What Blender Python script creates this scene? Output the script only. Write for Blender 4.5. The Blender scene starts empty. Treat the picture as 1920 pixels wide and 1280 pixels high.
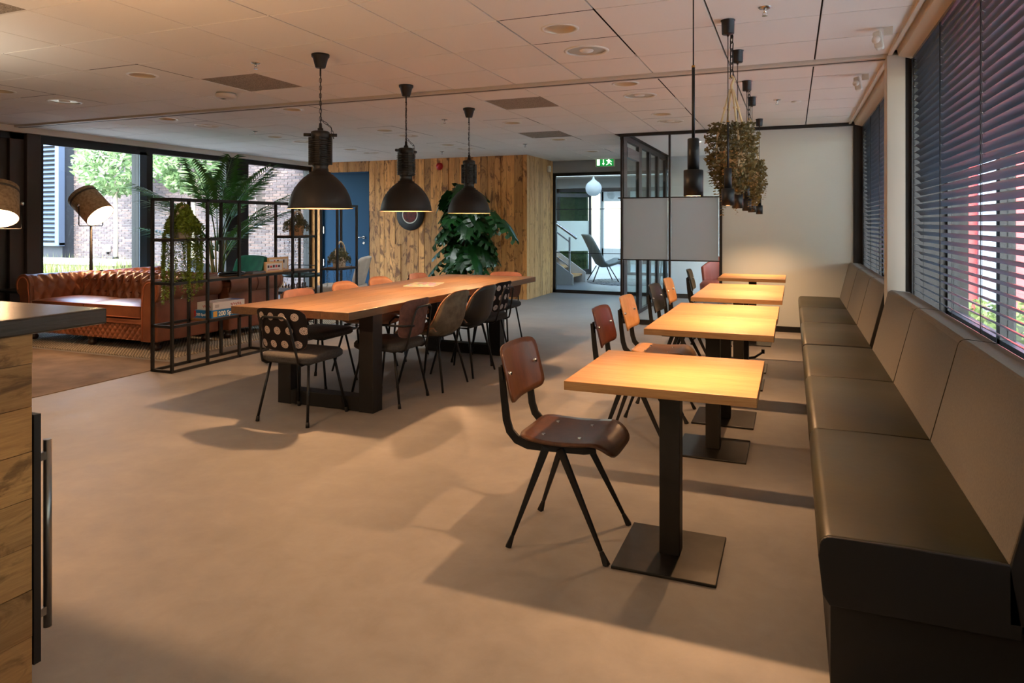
import bpy, bmesh, math, random
from math import sin, cos, pi, radians as rad
from mathutils import Vector, Matrix, Euler
random.seed(7)
S = bpy.context.scene
COL = S.collection

# ------------------------------------------------------------------ camera, sky, sun, exposure
cam = bpy.data.objects.new('camera', bpy.data.cameras.new('camera'))
COL.objects.link(cam)
cam.location = (0, 0, 1.36)
cam.rotation_euler = (pi/2, 0, 0.3855)
cam.data.sensor_width = 36
cam.data.lens = 1294/1920*36
cam.data.shift_y = -(640-418.2)/1920
cam.data.clip_start = 0.05
S.camera = cam

wd = bpy.data.worlds.new('sky'); S.world = wd; wd.use_nodes = True
_n = wd.node_tree; _bg = _n.nodes['Background']
_sky = _n.nodes.new('ShaderNodeTexSky'); _sky.sky_type = 'NISHITA'
_sky.sun_disc = False; _sky.sun_elevation = rad(48); _sky.sun_rotation = rad(160); _sky.air_density = 1.2; _sky.dust_density = 2.0
_n.links.new(_sky.outputs[0], _bg.inputs[0]); _bg.inputs[1].default_value = 1.6

sun = bpy.data.objects.new('sun', bpy.data.lights.new('sun', 'SUN')); COL.objects.link(sun)
sun.data.energy = 1.5; sun.data.angle = rad(1.2); sun.data.color = (1.0, 0.95, 0.88)
sun.rotation_euler = Vector((0.16, 0.72, -0.78)).to_track_quat('-Z', 'Y').to_euler()

S.view_settings.view_transform = 'Standard'; S.view_settings.look = 'None'
S.view_settings.gamma = 1.0; S.view_settings.use_curve_mapping = False
S.view_settings.exposure = 0.80
try:
    S.cycles.use_denoising = True; S.cycles.max_bounces = 7; S.cycles.diffuse_bounces = 4; S.cycles.use_adaptive_sampling = True; S.cycles.adaptive_threshold = 0.03
    S.cycles.glossy_bounces = 2; S.cycles.transparent_max_bounces = 10
    S.cycles.sample_clamp_indirect = 4.0; S.cycles.caustics_reflective = False; S.cycles.caustics_refractive = False
except Exception:
    pass

# lamp strengths
P_SMALL, P_BIG, P_FLOOR, P_COUNTER, P_UPFILL, P_DOWNFILL = 92, 105, 40, 60, 52, 46
WARM = (1.0, 0.54, 0.255)
SOFTW = (1.0, 0.87, 0.70)
NEUT = (0.95, 1.0, 1.0)
CZ = 2.575

# ------------------------------------------------------------------ mesh builder
class MB:
    def __init__(s): s.v = []; s.f = []; s.sm = []; s.mi = []
    def add(s, vs, fs, sm=False, mi=0):
        b = len(s.v); s.v += [tuple(p) for p in vs]
        for f in fs:
            s.f.append(tuple(i+b for i in f)); s.sm.append(sm); s.mi.append(mi)
        return s
    def box(s, x0, x1, y0, y1, z0, z1, mi=0):
        vs = [(x, y, z) for z in (z0, z1) for y in (y0, y1) for x in (x0, x1)]
        return s.add(vs, [(0,2,3,1),(4,5,7,6),(0,1,5,4),(2,6,7,3),(0,4,6,2),(1,3,7,5)], False, mi)
    def obox(s, c, size, rot=(0,0,0), mi=0):
        m = Euler(rot).to_matrix(); c = Vector(c)
        vs = [c + m @ Vector((sx*size[0]/2, sy*size[1]/2, sz*size[2]/2)) for sz in (-1,1) for sy in (-1,1) for sx in (-1,1)]
        return s.add(vs, [(0,2,3,1),(4,5,7,6),(0,1,5,4),(2,6,7,3),(0,4,6,2),(1,3,7,5)], False, mi)
    def bar(s, p, q, w, h=None, w2=None, h2=None, up=(0,0,1), mi=0):
        h = h or w; w2 = w2 or w; h2 = h2 or h
        p = Vector(p); q = Vector(q); d = (q-p).normalized(); u = Vector(up)
        if abs(d.dot(u)) > .98: u = Vector((1,0,0))
        a = d.cross(u).normalized(); b = a.cross(d).normalized()
        vs = [o + a*sx*ww/2 + b*sy*hh/2 for o, ww, hh in ((p,w,h),(q,w2,h2)) for sy in (-1,1) for sx in (-1,1)]
        return s.add(vs, [(0,2,3,1),(4,5,7,6),(0,1,5,4),(2,6,7,3),(0,4,6,2),(1,3,7,5)], False, mi)
    def tube(s, pts, r, n=8, closed=False, cap=True, mi=0):
        pts = [Vector(p) for p in pts]; k = len(pts)
        rs = r if isinstance(r, (list, tuple)) else [r]*k
        vs = []; fs = []; prev = None
        for i, p in enumerate(pts):
            if closed: t = pts[(i+1) % k]-pts[i-1]
            else: t = pts[min(i+1, k-1)]-pts[max(i-1, 0)]
            t.normalize()
            if prev is None:
                u = Vector((0,0,1)) if abs(t.z) < .9 else Vector((1,0,0))
                a = t.cross(u).normalized()
            else:
                a = (prev-t*prev.dot(t)); a = a.normalized() if a.length > 1e-6 else t.orthogonal().normalized()
            prev = a; b = t.cross(a)
            for j in range(n):
                an = 2*pi*j/n; vs.append(p+(a*cos(an)+b*sin(an))*rs[i])
        m = k if closed else k-1
        for i in range(m):
            for j in range(n):
                i2 = (i+1) % k; fs.append((i*n+j, i*n+(j+1) % n, i2*n+(j+1) % n, i2*n+j))
        s.add(vs, fs, True, mi)
        if cap and not closed:
            b = len(s.v)-len(vs)
            s.f.append(tuple(b+j for j in reversed(range(n)))); s.sm.append(False); s.mi.append(mi)
            s.f.append(tuple(b+(k-1)*n+j for j in range(n))); s.sm.append(False); s.mi.append(mi)
        return s
    def cyl(s, p, q, r0, r1=None, n=14, mi=0):
        return s.tube([p, q], [r0, r0 if r1 is None else r1], n, mi=mi)
    def lathe(s, prof, c=(0,0,0), n=28, sm=True, mi=0, m=None):
        vs = []; fs = []; k = len(prof)
        for r, z in prof:
            for j in range(n):
                a = 2*pi*j/n; vs.append(Vector((r*cos(a), r*sin(a), z)))
        if m is not None: vs = [m @ v for v in vs]
        vs = [v+Vector(c) for v in vs]
        for i in range(k-1):
            for j in range(n):
                fs.append((i*n+j, i*n+(j+1) % n, (i+1)*n+(j+1) % n, (i+1)*n+j))
        return s.add(vs, fs, sm, mi)
    def sphere(s, c, r, n=14, k=10, sc=(1,1,1), mi=0):
        prof = [(max(1e-4, r*sin(pi*i/k)), -r*cos(pi*i/k)) for i in range(k+1)]
        return s.lathe(prof, c, n, True, mi, Matrix.Diagonal(Vector(sc)))
    def ribbon(s, pts, w, th):
        # flat strap in the XZ plane, thickness along Y
        k = len(pts); vs = []; fs = []
        for i, p in enumerate(pts):
            a = Vector(pts[max(0, i-1)]); c = Vector(pts[min(k-1, i+1)]); d = (c-a); d.y = 0; d.normalize(); n = Vector((-d.z, 0, d.x)); p = Vector(p)
            for sx, sy in ((-1,-1), (1,-1), (1,1), (-1,1)): vs.append(p+n*sx*w[i]/2+Vector((0, sy*th/2, 0)))
        for i in range(k-1):
            for j in range(4): fs.append((i*4+j, i*4+(j+1) % 4, i*4+4+(j+1) % 4, i*4+4+j))
        fs += [(0,1,2,3), tuple(4*k-4+j for j in (3,2,1,0))]
        return s.add(vs, fs)
    def prism(s, poly, a0, a1, axis='y', mi=0, sm=False):
        k = len(poly)
        def pt(p, a):
            if axis == 'y': return (p[0], a, p[1])
            if axis == 'x': return (a, p[0], p[1])
            return (p[0], p[1], a)
        vs = [pt(p, a0) for p in poly]+[pt(p, a1) for p in poly]
        fs = [tuple(range(k)), tuple(reversed(range(k, 2*k)))]
        s.add(vs, fs, False, mi)
        return s.add(vs, [(i, i+k, (i+1) % k+k, (i+1) % k) for i in range(k)], sm, mi)
    def grid(s, fn, nu, nv, sm=True, mi=0, cu=False):
        vs = [fn(i/nu, j/nv) for j in range(nv+1) for i in range(nu+1)]
        w = nu+1
        return s.add(vs, [(j*w+i, j*w+i+1, (j+1)*w+i+1, (j+1)*w+i) for j in range(nv) for i in range(nu)], sm, mi)
    def mesh(s, name, mats):
        me = bpy.data.meshes.new(name); me.from_pydata(s.v, [], s.f)
        for m in (mats if isinstance(mats, (list, tuple)) else [mats]):
            if m: me.materials.append(m)
        me.polygons.foreach_set('use_smooth', s.sm); me.polygons.foreach_set('material_index', s.mi)
        me.update(); return me
    def build(s, name, mats, parent=None, bevel=0, seg=2, loc=None, fix=True, solid=0, subd=0):
        me = s.mesh(name, mats)
        if fix:
            b = bmesh.new(); b.from_mesh(me); bmesh.ops.remove_doubles(b, verts=b.verts, dist=1e-5)
            bmesh.ops.recalc_face_normals(b, faces=b.faces); b.to_mesh(me); b.free()
        o = bpy.data.objects.new(name, me); COL.objects.link(o)
        if parent: o.parent = parent
        if loc: o.location = loc
        if solid:
            m = o.modifiers.new('thickness', 'SOLIDIFY'); m.thickness = solid; m.offset = 0
        if subd:
            m = o.modifiers.new('round', 'SUBSURF'); m.levels = subd; m.render_levels = subd
        if bevel:
            m = o.modifiers.new('edges', 'BEVEL'); m.width = bevel; m.segments = seg; m.limit_method = 'ANGLE'; m.angle_limit = rad(35)
        return o

def tag(o, label=None, cat=None, group=None, kind=None):
    if label: o['label'] = label
    if cat: o['category'] = cat
    if group: o['group'] = group
    if kind: o['kind'] = kind
    return o
def thing(name, label, cat, loc=(0,0,0), rz=0, group=None, kind=None):
    o = bpy.data.objects.new(name, None); COL.objects.link(o); o.empty_display_size = .1
    o.location = loc; o.rotation_euler = (0, 0, rz)
    return tag(o, label, cat, group, kind)
def struct(o): o['kind'] = 'structure'; return o
def shell(name):
    o = bpy.data.objects.new(name, None); COL.objects.link(o); o.empty_display_size = .1
    return struct(o)
def dup(root, loc=None, rz=None, label=None, group=None, swap=None):
    def cp(o, par):
        c = o.copy(); COL.objects.link(c); c.parent = par
        if swap and o.type == 'MESH' and o.name.split('.')[0] in swap:
            c.data = o.data.copy(); c.data.materials.clear()
            for m in swap[o.name.split('.')[0]]: c.data.materials.append(m)
        for ch in o.children: cp(ch, c)
        return c
    r = cp(root, None)
    if loc is not None: r.location = loc
    if rz is not None: r.rotation_euler = (0, 0, rz)
    if label: r['label'] = label
    if group: r['group'] = group
    return r
def piece(name, me, parent, loc=(0,0,0), rot=(0,0,0), sc=None):
    o = bpy.data.objects.new(name, me); COL.objects.link(o); o.parent = parent; o.location = loc; o.rotation_euler = rot
    if sc: o.scale = sc
    return o
def rbox(x0, x1, y0, y1, z0, z1): return MB().box(x0, x1, y0, y1, z0, z1)
def arc(cx, cy, r, a0, a1, n):
    return [(cx+r*cos(rad(a0+(a1-a0)*i/n)), cy+r*sin(rad(a0+(a1-a0)*i/n))) for i in range(n+1)]
def rrect(w, h, r, n=4, cx=0, cy=0):
    return (arc(cx+w/2-r, cy+h/2-r, r, 0, 90, n)+arc(cx-w/2+r, cy+h/2-r, r, 90, 180, n) +
            arc(cx-w/2+r, cy-h/2+r, r, 180, 270, n)+arc(cx+w/2-r, cy-h/2+r, r, 270, 360, n))
def lamp(name, kind, loc, power, color=WARM, radius=.03, parent=None, **kw):
    l = bpy.data.lights.new(name, kind); l.energy = power; l.color = color; l.shadow_soft_size = radius
    for k, v in kw.items(): setattr(l, k, v)
    o = bpy.data.objects.new(name, l); COL.objects.link(o); o.location = loc
    if parent: o.parent = parent
    return o

# ------------------------------------------------------------------ materials
def lin(c):
    return tuple(((x/255)/12.92 if x/255 <= .04045 else ((x/255+.055)/1.055)**2.4) for x in c)
_mc = {}
class NT:
    def __init__(s, name):
        s.m = bpy.data.materials.new(name); s.m.use_nodes = True; s.t = s.m.node_tree; s.n = s.t.nodes; s.l = s.t.links
        s.b = s.n['Principled BSDF']
    def new(s, t, **kw):
        n = s.n.new(t)
        for k, v in kw.items(): setattr(n, k, v)
        return n
    def link(s, a, b): s.l.new(a, b)
    def math(s, op, a, b=None, c=None):
        n = s.new('ShaderNodeMath', operation=op)
        for i, x in enumerate((a, b, c)):
            if x is None: continue
            if isinstance(x, (int, float)): n.inputs[i].default_value = x
            else: s.link(x, n.inputs[i])
        return n.outputs[0]
    def coords(s, scale=(1,1,1), kind='Object', rnd=True):
        tc = s.new('ShaderNodeTexCoord'); mp = s.new('ShaderNodeMapping'); mp.inputs['Scale'].default_value = scale
        src = tc.outputs[kind]
        if rnd:
            oi = s.new('ShaderNodeObjectInfo'); va = s.new('ShaderNodeVectorMath', operation='ADD')
            cb = s.new('ShaderNodeCombineXYZ')
            for i, k in enumerate((37.0, 53.0, 71.0)): s.link(s.math('MULTIPLY', oi.outputs['Random'], k), cb.inputs[i])
            s.link(src, va.inputs[0]); s.link(cb.outputs[0], va.inputs[1]); src = va.outputs[0]; s.rnd = oi.outputs['Random']
        s.link(src, mp.inputs[0]); return mp.outputs[0]
    def noise(s, vec, scale, detail=4, rough=.55, dist=0):
        n = s.new('ShaderNodeTexNoise'); n.inputs['Scale'].default_value = scale; n.inputs['Detail'].default_value = detail
        n.inputs['Roughness'].default_value = rough; n.inputs['Distortion'].default_value = dist
        s.link(vec, n.inputs['Vector']); return n.outputs[0]
    def ramp(s, fac, stops):
        r = s.new('ShaderNodeValToRGB'); e = r.color_ramp.elements
        while len(e) > 1: e.remove(e[-1])
        for i, (p, c) in enumerate(stops):
            el = e[0] if i == 0 else e.new(p)
            el.position = p; el.color = (*c, 1) if len(c) == 3 else c
        s.link(fac, r.inputs[0]); return r.outputs[0]
    def mix(s, f, a, b, mode='MIX'):
        n = s.new('ShaderNodeMix', data_type='RGBA', blend_type=mode)
        for i, x in ((0, f), (6, a), (7, b)):
            if isinstance(x, (int, float)): n.inputs[i].default_value = x
            elif isinstance(x, tuple): n.inputs[i].default_value = (*x, 1)
            else: s.link(x, n.inputs[i])
        return n.outputs[2]
    def bump(s, h, strength=.3, dist=.01):
        b = s.new('ShaderNodeBump'); b.inputs['Strength'].default_value = strength; b.inputs['Distance'].default_value = dist
        s.link(h, b.inputs['Height']); s.link(b.outputs[0], s.b.inputs['Normal'])
    def col(s, x):
        if isinstance(x, tuple): s.b.inputs['Base Color'].default_value = (*x, 1)
        else: s.link(x, s.b.inputs['Base Color'])
    def pset(s, rough=.5, metal=0, spec=.5):
        s.b.inputs['Roughness'].default_value = rough; s.b.inputs['Metallic'].default_value = metal
        s.b.inputs['Specular IOR Level'].default_value = spec

def M(name, c, rough=.5, metal=0, var=.0, scale=6, bump=0, bscale=60, bdist=.004, spec=.5, c2=None, sheen=0, rndv=0):
    if name in _mc: return _mc[name]
    t = NT(name); c = lin(c); t.pset(rough, metal, spec)
    if var or c2 or rndv:
        v = t.coords(); f = t.noise(v, scale, 5)
        d = lin(c2) if c2 else tuple(x*(1-var) for x in c)
        cc = t.ramp(f, [(.3, d), (.7, c)])
        if rndv:
            k = t.math('ADD', t.math('MULTIPLY', t.rnd, rndv), 1-rndv/2)
            h = t.new('ShaderNodeHueSaturation'); t.link(k, h.inputs['Value']); t.link(cc, h.inputs['Color']); cc = h.outputs[0]
        t.col(cc)
    else: t.col(c)
    if bump:
        v2 = t.coords(); t.bump(t.noise(v2, bscale, 3), bump, bdist)
    if sheen: t.b.inputs['Sheen Weight'].default_value = sheen
    _mc[name] = t.m; return t.m
def EM(name, c, strength):
    if name in _mc: return _mc[name]
    t = NT(name); t.col(lin(c)); t.b.inputs['Emission Color'].default_value = (*lin(c), 1); t.b.inputs['Emission Strength'].default_value = strength
    _mc[name] = t.m; return t.m
def wood(name, light, dark, axis=(1,14,14), scale=2.2, rough=.5, stain=None, stain_amt=.5, rndv=.25, knots=True, bump=.15, fine=1.0):
    """grain runs along the axis with the small factor"""
    if name in _mc: return _mc[name]
    t = NT(name); t.pset(rough, 0, .4)
    v = t.coords(axis); g = t.noise(v, scale, 6, .6, .6*fine)
    v1 = t.coords(tuple(a*4 for a in axis)); g2 = t.noise(v1, scale*1.7, 4, .7)
    c = t.ramp(g, [(.28, lin(dark)), (.5, tuple((a+b)/2 for a, b in zip(lin(light), lin(dark)))), (.72, lin(light))])
    c = t.mix(.35, c, t.ramp(g2, [(.35, lin(dark)), (.65, lin(light))]))
    if stain:
        v3 = t.coords(tuple(max(1.0, a*.18) for a in axis)); s1 = t.noise(v3, 3.2, 6, .65, 1.2)
        f = t.ramp(s1, [(.52, (0,0,0)), (.62, (1,1,1))])
        c = t.mix(t.math('MULTIPLY', f, stain_amt), c, lin(stain))
    if rndv:
        k = t.math('ADD', t.math('MULTIPLY', t.rnd, rndv), 1-rndv/2)
        h = t.new('ShaderNodeHueSaturation'); t.link(k, h.inputs['Value']); t.link(c, h.inputs['Color']); c = h.outputs[0]
    t.col(c)
    if bump: t.bump(g2, bump, .003)
    _mc[name] = t.m; return t.m
def glass(name, tint=(1,1,1), refl=1.0, rough=0.0):
    if name in _mc: return _mc[name]
    t = NT(name); t.n.remove(t.b); out = t.n['Material Output']
    tr = t.new('ShaderNodeBsdfTransparent'); tr.inputs[0].default_value = (*tint, 1)
    gl = t.new('ShaderNodeBsdfGlossy'); gl.inputs['Roughness'].default_value = rough
    fr = t.new('ShaderNodeFresnel'); ge = t.new('ShaderNodeNewGeometry'); t.link(t.math('SUBTRACT', 1.45, t.math('MULTIPLY', ge.outputs['Backfacing'], 1.45-1/1.45)), fr.inputs[0])
    mx = t.new('ShaderNodeMixShader'); t.link(t.math('MULTIPLY', fr.outputs[0], refl), mx.inputs[0])
    t.link(tr.outputs[0], mx.inputs[1]); t.link(gl.outputs[0], mx.inputs[2]); t.link(mx.outputs[0], out.inputs[0])
    _mc[name] = t.m; return t.m
def frosted(name, c, trans=.35):
    if name in _mc: return _mc[name]
    t = NT(name); t.n.remove(t.b); out = t.n['Material Output']
    d = t.new('ShaderNodeBsdfDiffuse'); d.inputs[0].default_value = (*lin(c), 1)
    tl = t.new('ShaderNodeBsdfTranslucent'); tl.inputs[0].default_value = (*lin(c), 1)
    mx = t.new('ShaderNodeMixShader'); mx.inputs[0].default_value = trans
    t.link(d.outputs[0], mx.inputs[1]); t.link(tl.outputs[0], mx.inputs[2]); t.link(mx.outputs[0], out.inputs[0])
    _mc[name] = t.m; return t.m
def leafmat(name, c, c2, rough=.4, rndv=.5, trans=.25):
    if name in _mc: return _mc[name]
    t = NT(name); t.pset(rough, 0, .5); v = t.coords(); f = t.noise(v, 3.0, 3)
    cc = t.ramp(f, [(.3, lin(c2)), (.7, lin(c))])
    k = t.math('ADD', t.math('MULTIPLY', t.rnd, rndv), 1-rndv/2)
    h = t.new('ShaderNodeHueSaturation'); t.link(k, h.inputs['Value']); t.link(cc, h.inputs['Color']); t.col(h.outputs[0])
    out = t.n['Material Output']; tl = t.new('ShaderNodeBsdfTranslucent'); t.link(h.outputs[0], tl.inputs[0])
    mx = t.new('ShaderNodeMixShader'); mx.inputs[0].default_value = trans
    t.link(t.b.outputs[0], mx.inputs[1]); t.link(tl.outputs[0], mx.inputs[2]); t.link(mx.outputs[0], out.inputs[0])
    _mc[name] = t.m; return t.m

BLACK = M('black steel', (17,18,20), .45, .2)
BLACKM = M('matt black', (13,13,14), .55, 0)
DARKST = M('brushed dark steel', (66,64,60), .38, .85, var=.25, scale=14)
FRAME = M('dark window frame', (26,30,34), .45, .2)
WHITE = M('white paint', (205,203,196), .7)
CHROME = M('chrome', (205,205,205), .18, 1)
GLASS = glass('window glass', (.97,.985,.98), .9)
GLASS2 = glass('partition glass', (.93,.97,.96), .8)

def concrete():
    t = NT('poured floor'); t.pset(.55, 0, .3)
    v = t.coords((1,1,1), 'Object', False)
    a = t.noise(v, .7, 6, .6, .8); b = t.noise(v, 5.5, 5, .65, .3); c = t.noise(v, 40, 3, .6)
    c1 = t.ramp(a, [(.25, lin((120,116,112))), (.75, lin((152,148,143)))])
    c2 = t.ramp(b, [(.3, lin((122,118,113))), (.7, lin((158,154,148)))])
    t.col(t.mix(.45, c1, c2)); t.bump(c, .04, .002)
    r = t.ramp(b, [(.3, (.48,.48,.48)), (.75, (.62,.62,.62))]); t.link(r, t.b.inputs['Roughness'])
    return t.m
FLOORM = concrete()
TILE = M('mineral ceiling tile', (232,230,224), .9, bump=.08, bscale=300, bdist=.001, rndv=.03)
def speck():
    t = NT('speckled tile'); t.pset(.9); v = t.coords((1,1,1), 'Object', False); f = t.noise(v, 160, 2, .7)
    t.col(t.ramp(f, [(.35, lin((92,84,74))), (.6, lin((168,158,142)))])); return t.m
SPECK = speck()
# ================================================================== ROOM SHELL
XR, XL, YB = 0.92, -9.1, -4.5          # outer right window line, left glazing line, wall behind the camera
WY, WX = 11.45, -4.36                  # timber wall plane and its corner
GY, GX0, GX1, FY = 12.9, -4.36, -2.13, 9.28

floor = struct(MB().box(-9.3, 1.1, YB, 23.1, -.2, 0).build('floor', FLOORM, fix=False))

# ---- ceiling of separate tiles
ceiling = shell('ceiling')
rbox(-9.5, 1.5, YB, 13.6, 2.60, 2.75).build('slab', M('ceiling void', (22,19,17), .9), ceiling)
rbox(-9.5, 1.5, 17.3, 18.6, 2.60, 2.75).build('slab', WHITE, ceiling); rbox(-9.5, 1.5, 22.4, 23.2, 2.60, 2.75).build('slab', WHITE, ceiling)
rbox(-9.5, -6.2, 13.6, 17.3, 2.60, 2.75).build('slab', WHITE, ceiling); rbox(-9.5, -6.2, 18.6, 22.4, 2.60, 2.75).build('slab', WHITE, ceiling)
T = .589
me_tile = MB().box(-T/2, T/2, -T/2, T/2, 0, .02).mesh('tile', TILE)
me_speck = MB().box(-T/2, T/2, -T/2, T/2, .004, .02).mesh('tile', SPECK)
def hole_tile(r):
    b = MB(); n = 32
    o = []
    for k in range(n):
        a = 2*pi*k/n; c, s = cos(a), sin(a); m = max(abs(c), abs(s)); o.append((c/m*T/2, s/m*T/2, 0))
    i = [(r*cos(2*pi*k/n), r*sin(2*pi*k/n), 0) for k in range(n)]
    top = [(x, y, .02) for x, y, z in i]
    b.add(o+i+top, [(k, n+k, n+(k+1) % n, (k+1) % n) for k in range(n)]+[(n+k, 2*n+k, 2*n+(k+1) % n, n+(k+1) % n) for k in range(n)])
    return b.mesh('tile', TILE)
me_hole = hole_tile(.105); me_hole2 = hole_tile(.14)
cols = [-1.345-.6*i for i in range(-3, 14)]
rows = [2.3136+.6*j for j in range(6)]+[5.95+.6*j for j in range(12)]
specks = [(-4.345, 4.7136), (-2.545, 6.55), (-3.145, 8.95), (-4.345, 2.3136)]
down = []; vents = []
for x in (-1.345, -3.145, -4.945, -6.745):
    for y in (4.1136, 5.95, 7.75, 9.55, 11.35):
        if x == -3.145 and y < 7: continue
        if y > 9 and x > -2.5: continue
        if y > 11.3 and x < -4.4: continue
        down.append((x, y))
for x in (-1.345, -4.945, -6.745):
    for y in (4.7136, 6.55, 8.35, 10.15):
        if x == -4.945 and y < 8: continue
        if y > 9 and x > -2: continue
        vents.append((x, y))
near = lambda a, L: any(abs(a[0]-p[0]) < .05 and abs(a[1]-p[1]) < .05 for p in L)
for y in rows:
    for x in cols:
        if y > WY+.2 and x < WX: continue
        w = 1.0
        if y > 9.3 and x > -2.1: continue
        me = me_speck if near((x, y), specks) else me_hole if near((x, y), down) else me_hole2 if near((x, y), vents) else me_tile
        if x > .3:
            me = MB().box(-T/2, .635-x, -T/2, T/2, 0, .02).mesh('tile', TILE)
        elif abs(y-5.31) < .02:
            pass
        piece('tile', me, ceiling, (x, y, CZ))
        if x < -9.0: pass
rbox(-9.1, .635, YB, 2.01, CZ, CZ+.02).build('tile_field', TILE, ceiling)
rbox(-2.05, .635, 9.3, 12.9, CZ, CZ+.02).build('tile_field', TILE, ceiling)
rbox(-9.1, .92, 12.9, 13.6, CZ, CZ+.02).build('tile_field', TILE, ceiling); rbox(-9.1, .92, 17.3, 18.6, CZ, CZ+.02).build('tile_field', TILE, ceiling); rbox(-9.1, .92, 22.4, 23.1, CZ, CZ+.02).build('tile_field', TILE, ceiling)
sk = shell('window_5')  # roof opening added over the hall to let in more daylight
for a_, b_ in ((13.6, 17.3), (18.6, 22.4)):
    rbox(-6.2, 1.0, a_, b_, 2.70, 2.71).build('pane', glass('added tinted skylight', (.42,.46,.48), .9), sk)
    for k in range(1, 4): rbox(-6.2, 1.0, a_+(b_-a_)*k/4-.03, a_+(b_-a_)*k/4+.03, 2.66, 2.72).build('bar', WHITE, sk)
rbox(-9.13, .72, 5.62, 5.745, CZ-.022, CZ+.01).build('partition_track', M('track paint', (196,190,178), .5), ceiling, bevel=.006)
rbox(-9.13, .72, 5.672, 5.69, CZ-.026, CZ-.0222).build('track_groove', M('track groove', (90,86,80), .6), ceiling)

# ---- walls
struct(rbox(-9.5, 1.2, YB-.2, YB, 0, 2.7).build('wall_back', WHITE))
struct(rbox(-9.5, -9.05, YB, 5.2, 0, 2.6).build('wall_left', M('dark panel wall', (58,54,50), .6)))
wr = shell('wall_right')
LOWW = M('window parapet', (52,50,46), .7)
rbox(.84, 1.12, YB, 9.6, 0, .70).build('parapet', LOWW, wr)
rbox(.84, 1.12, YB, 9.6, .70, .72).build('sill', M('sill', (60,60,58), .5), wr)
rbox(.86, 1.12, YB, 9.6, 2.52, 2.75).build('lintel', FRAME, wr)
rbox(.84, 1.12, YB, 1.7, .83, 2.52).build('pier', WHITE, wr)
COLM = M('column paint', (186,180,166), .6)
struct(rbox(.628, .745, 5.58, 5.74, 0, 2.56).build('trim_5', COLM, bevel=.004))
rbox(.78, 1.12, 5.55, 5.77, 0, 2.56).build('jamb', BLACKM, wr); rbox(.746, .78, 5.59, 5.73, 0, 2.56).build('jamb', BLACKM, wr)
rbox(.78, 1.12, 9.15, 9.28, 0, 2.56).build('jamb', BLACKM, wr); rbox(.70, .78, 9.25, 9.28, 0, 2.56).build('jamb', BLACKM, wr)
SOF = M('soffit', (204,192,172), .6)
for a, b in ((YB, 5.57), (5.75, 9.28)):
    MB().prism([(.635,2.60),(.635,2.555),(.66,2.555),(.668,2.59),(.69,2.59),(.70,2.545),(.84,2.50),(.86,2.50),(.86,2.62)], a, b).build('soffit', SOF, wr)
# outside window frames and glass
for i, (a, b) in enumerate(((1.7, 5.55), (5.77, 9.15))):
    w = shell('window_%d' % (i+1))
    n = 3
    for k in range(n+1):
        y = a+(b-a)*k/n; rbox(.99, 1.06, y-.035, y+.035, .72, 2.52).build('mullion', FRAME, w)
    rbox(.99, 1.06, a, b, .72, .76).build('rail', FRAME, w); rbox(.99, 1.06, a, b, 2.46, 2.52).build('rail', FRAME, w)
    for k in range(n):
        y0 = a+(b-a)*k/n+.035; y1 = a+(b-a)*(k+1)/n-.035
        rbox(1.02, 1.026, y0, y1, .76, 2.46).build('pane', GLASS, w)
# unseen eaves added outside to keep direct sun out of the room
struct(rbox(1.12, 1.5, YB, 9.9, 2.75, 2.85).build('added_eave', FRAME)); struct(rbox(-10.0, -9.5, YB, 12.25, 2.75, 2.85).build('added_eave', FRAME))

# ---- far wall: white panel, black trims
fw = shell('wall_far')
rbox(-.84, .70, FY, FY+.12, 0, 2.575).build('panel', M('far wall paint', (204,213,211), .75, bump=.03, bscale=80), fw)
struct(rbox(-2.16, .72, FY-.03, FY+.03, 2.535, 2.575).build('trim_1', BLACKM))
struct(rbox(-.87, -.835, FY-.03, FY+.05, 0, 2.54).build('trim_2', BLACKM))
struct(rbox(.685, .705, FY-.02, FY+.02, .4, 2.54).build('trim_3', BLACKM))
struct(rbox(-.84, .70, FY-.012, FY, 0, .07).build('baseboard_far', BLACKM))

# ---- glazed meeting room
mr = shell('partition_front')
rbox(-2.16, -.87, FY-.025, FY+.025, 0, .06).build('rail', BLACKM, mr)
for x in (-2.15, -1.506): rbox(x-.012, x+.012, FY-.025, FY+.025, .06, 2.54).build('post', BLACKM, mr)
for z in (.866, 1.702): rbox(-2.2, -.87, FY-.014, FY-.006, z-.008, z+.008).build('strip', BLACKM, mr)
FROST = frosted('frosted film', (200,206,208), .65)
for a, b in ((-2.138, -1.518), (-1.494, -.872)):
    rbox(a, b, FY-.005, FY+.005, .06, 2.535).build('pane', GLASS2, mr)
    rbox(a+.01, b-.01, FY-.012, FY-.0055, .875, 1.694).build('frosted_panel', FROST, mr)
ms = shell('partition_side')
SX = -2.15
rbox(SX-.025, SX+.025, FY, 12.9, 0, .06).build('rail', BLACKM, ms); rbox(SX-.025, SX+.025, FY, 12.9, 2.50, 2.575).build('rail', BLACKM, ms)
for a, b in ((9.30, 9.5), (10.3, 10.42), (10.42, 10.52), (11.1, 11.25), (11.85, 12.0), (12.65, 12.85)):
    rbox(SX-.025, SX+.025, a, b, .06, 2.5).build('post', M('partition post', (34,36,38), .45, .2), ms)
rbox(SX-.03, SX+.03, 9.5, 10.3, 2.28, 2.42).build('door_head', M('door frame grey', (92,96,98), .5), ms)
for a, b in ((9.5, 10.3), (10.52, 11.1), (11.25, 11.85), (12.0, 12.65)):
    rbox(SX-.005, SX+.005, a, b, .06, 2.5).build('pane', GLASS2, ms)
rbox(SX-.06, SX-.045, 9.62, 9.66, 1.0, 1.25).build('door_handle', CHROME, ms)
GREYW = M('grey wall paint', (150,152,153), .8)
struct(rbox(-2.1, .9, 12.75, 12.9, 0, 2.575).build('wall_room', M('meeting room wall', (196,200,202), .8)))
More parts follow.
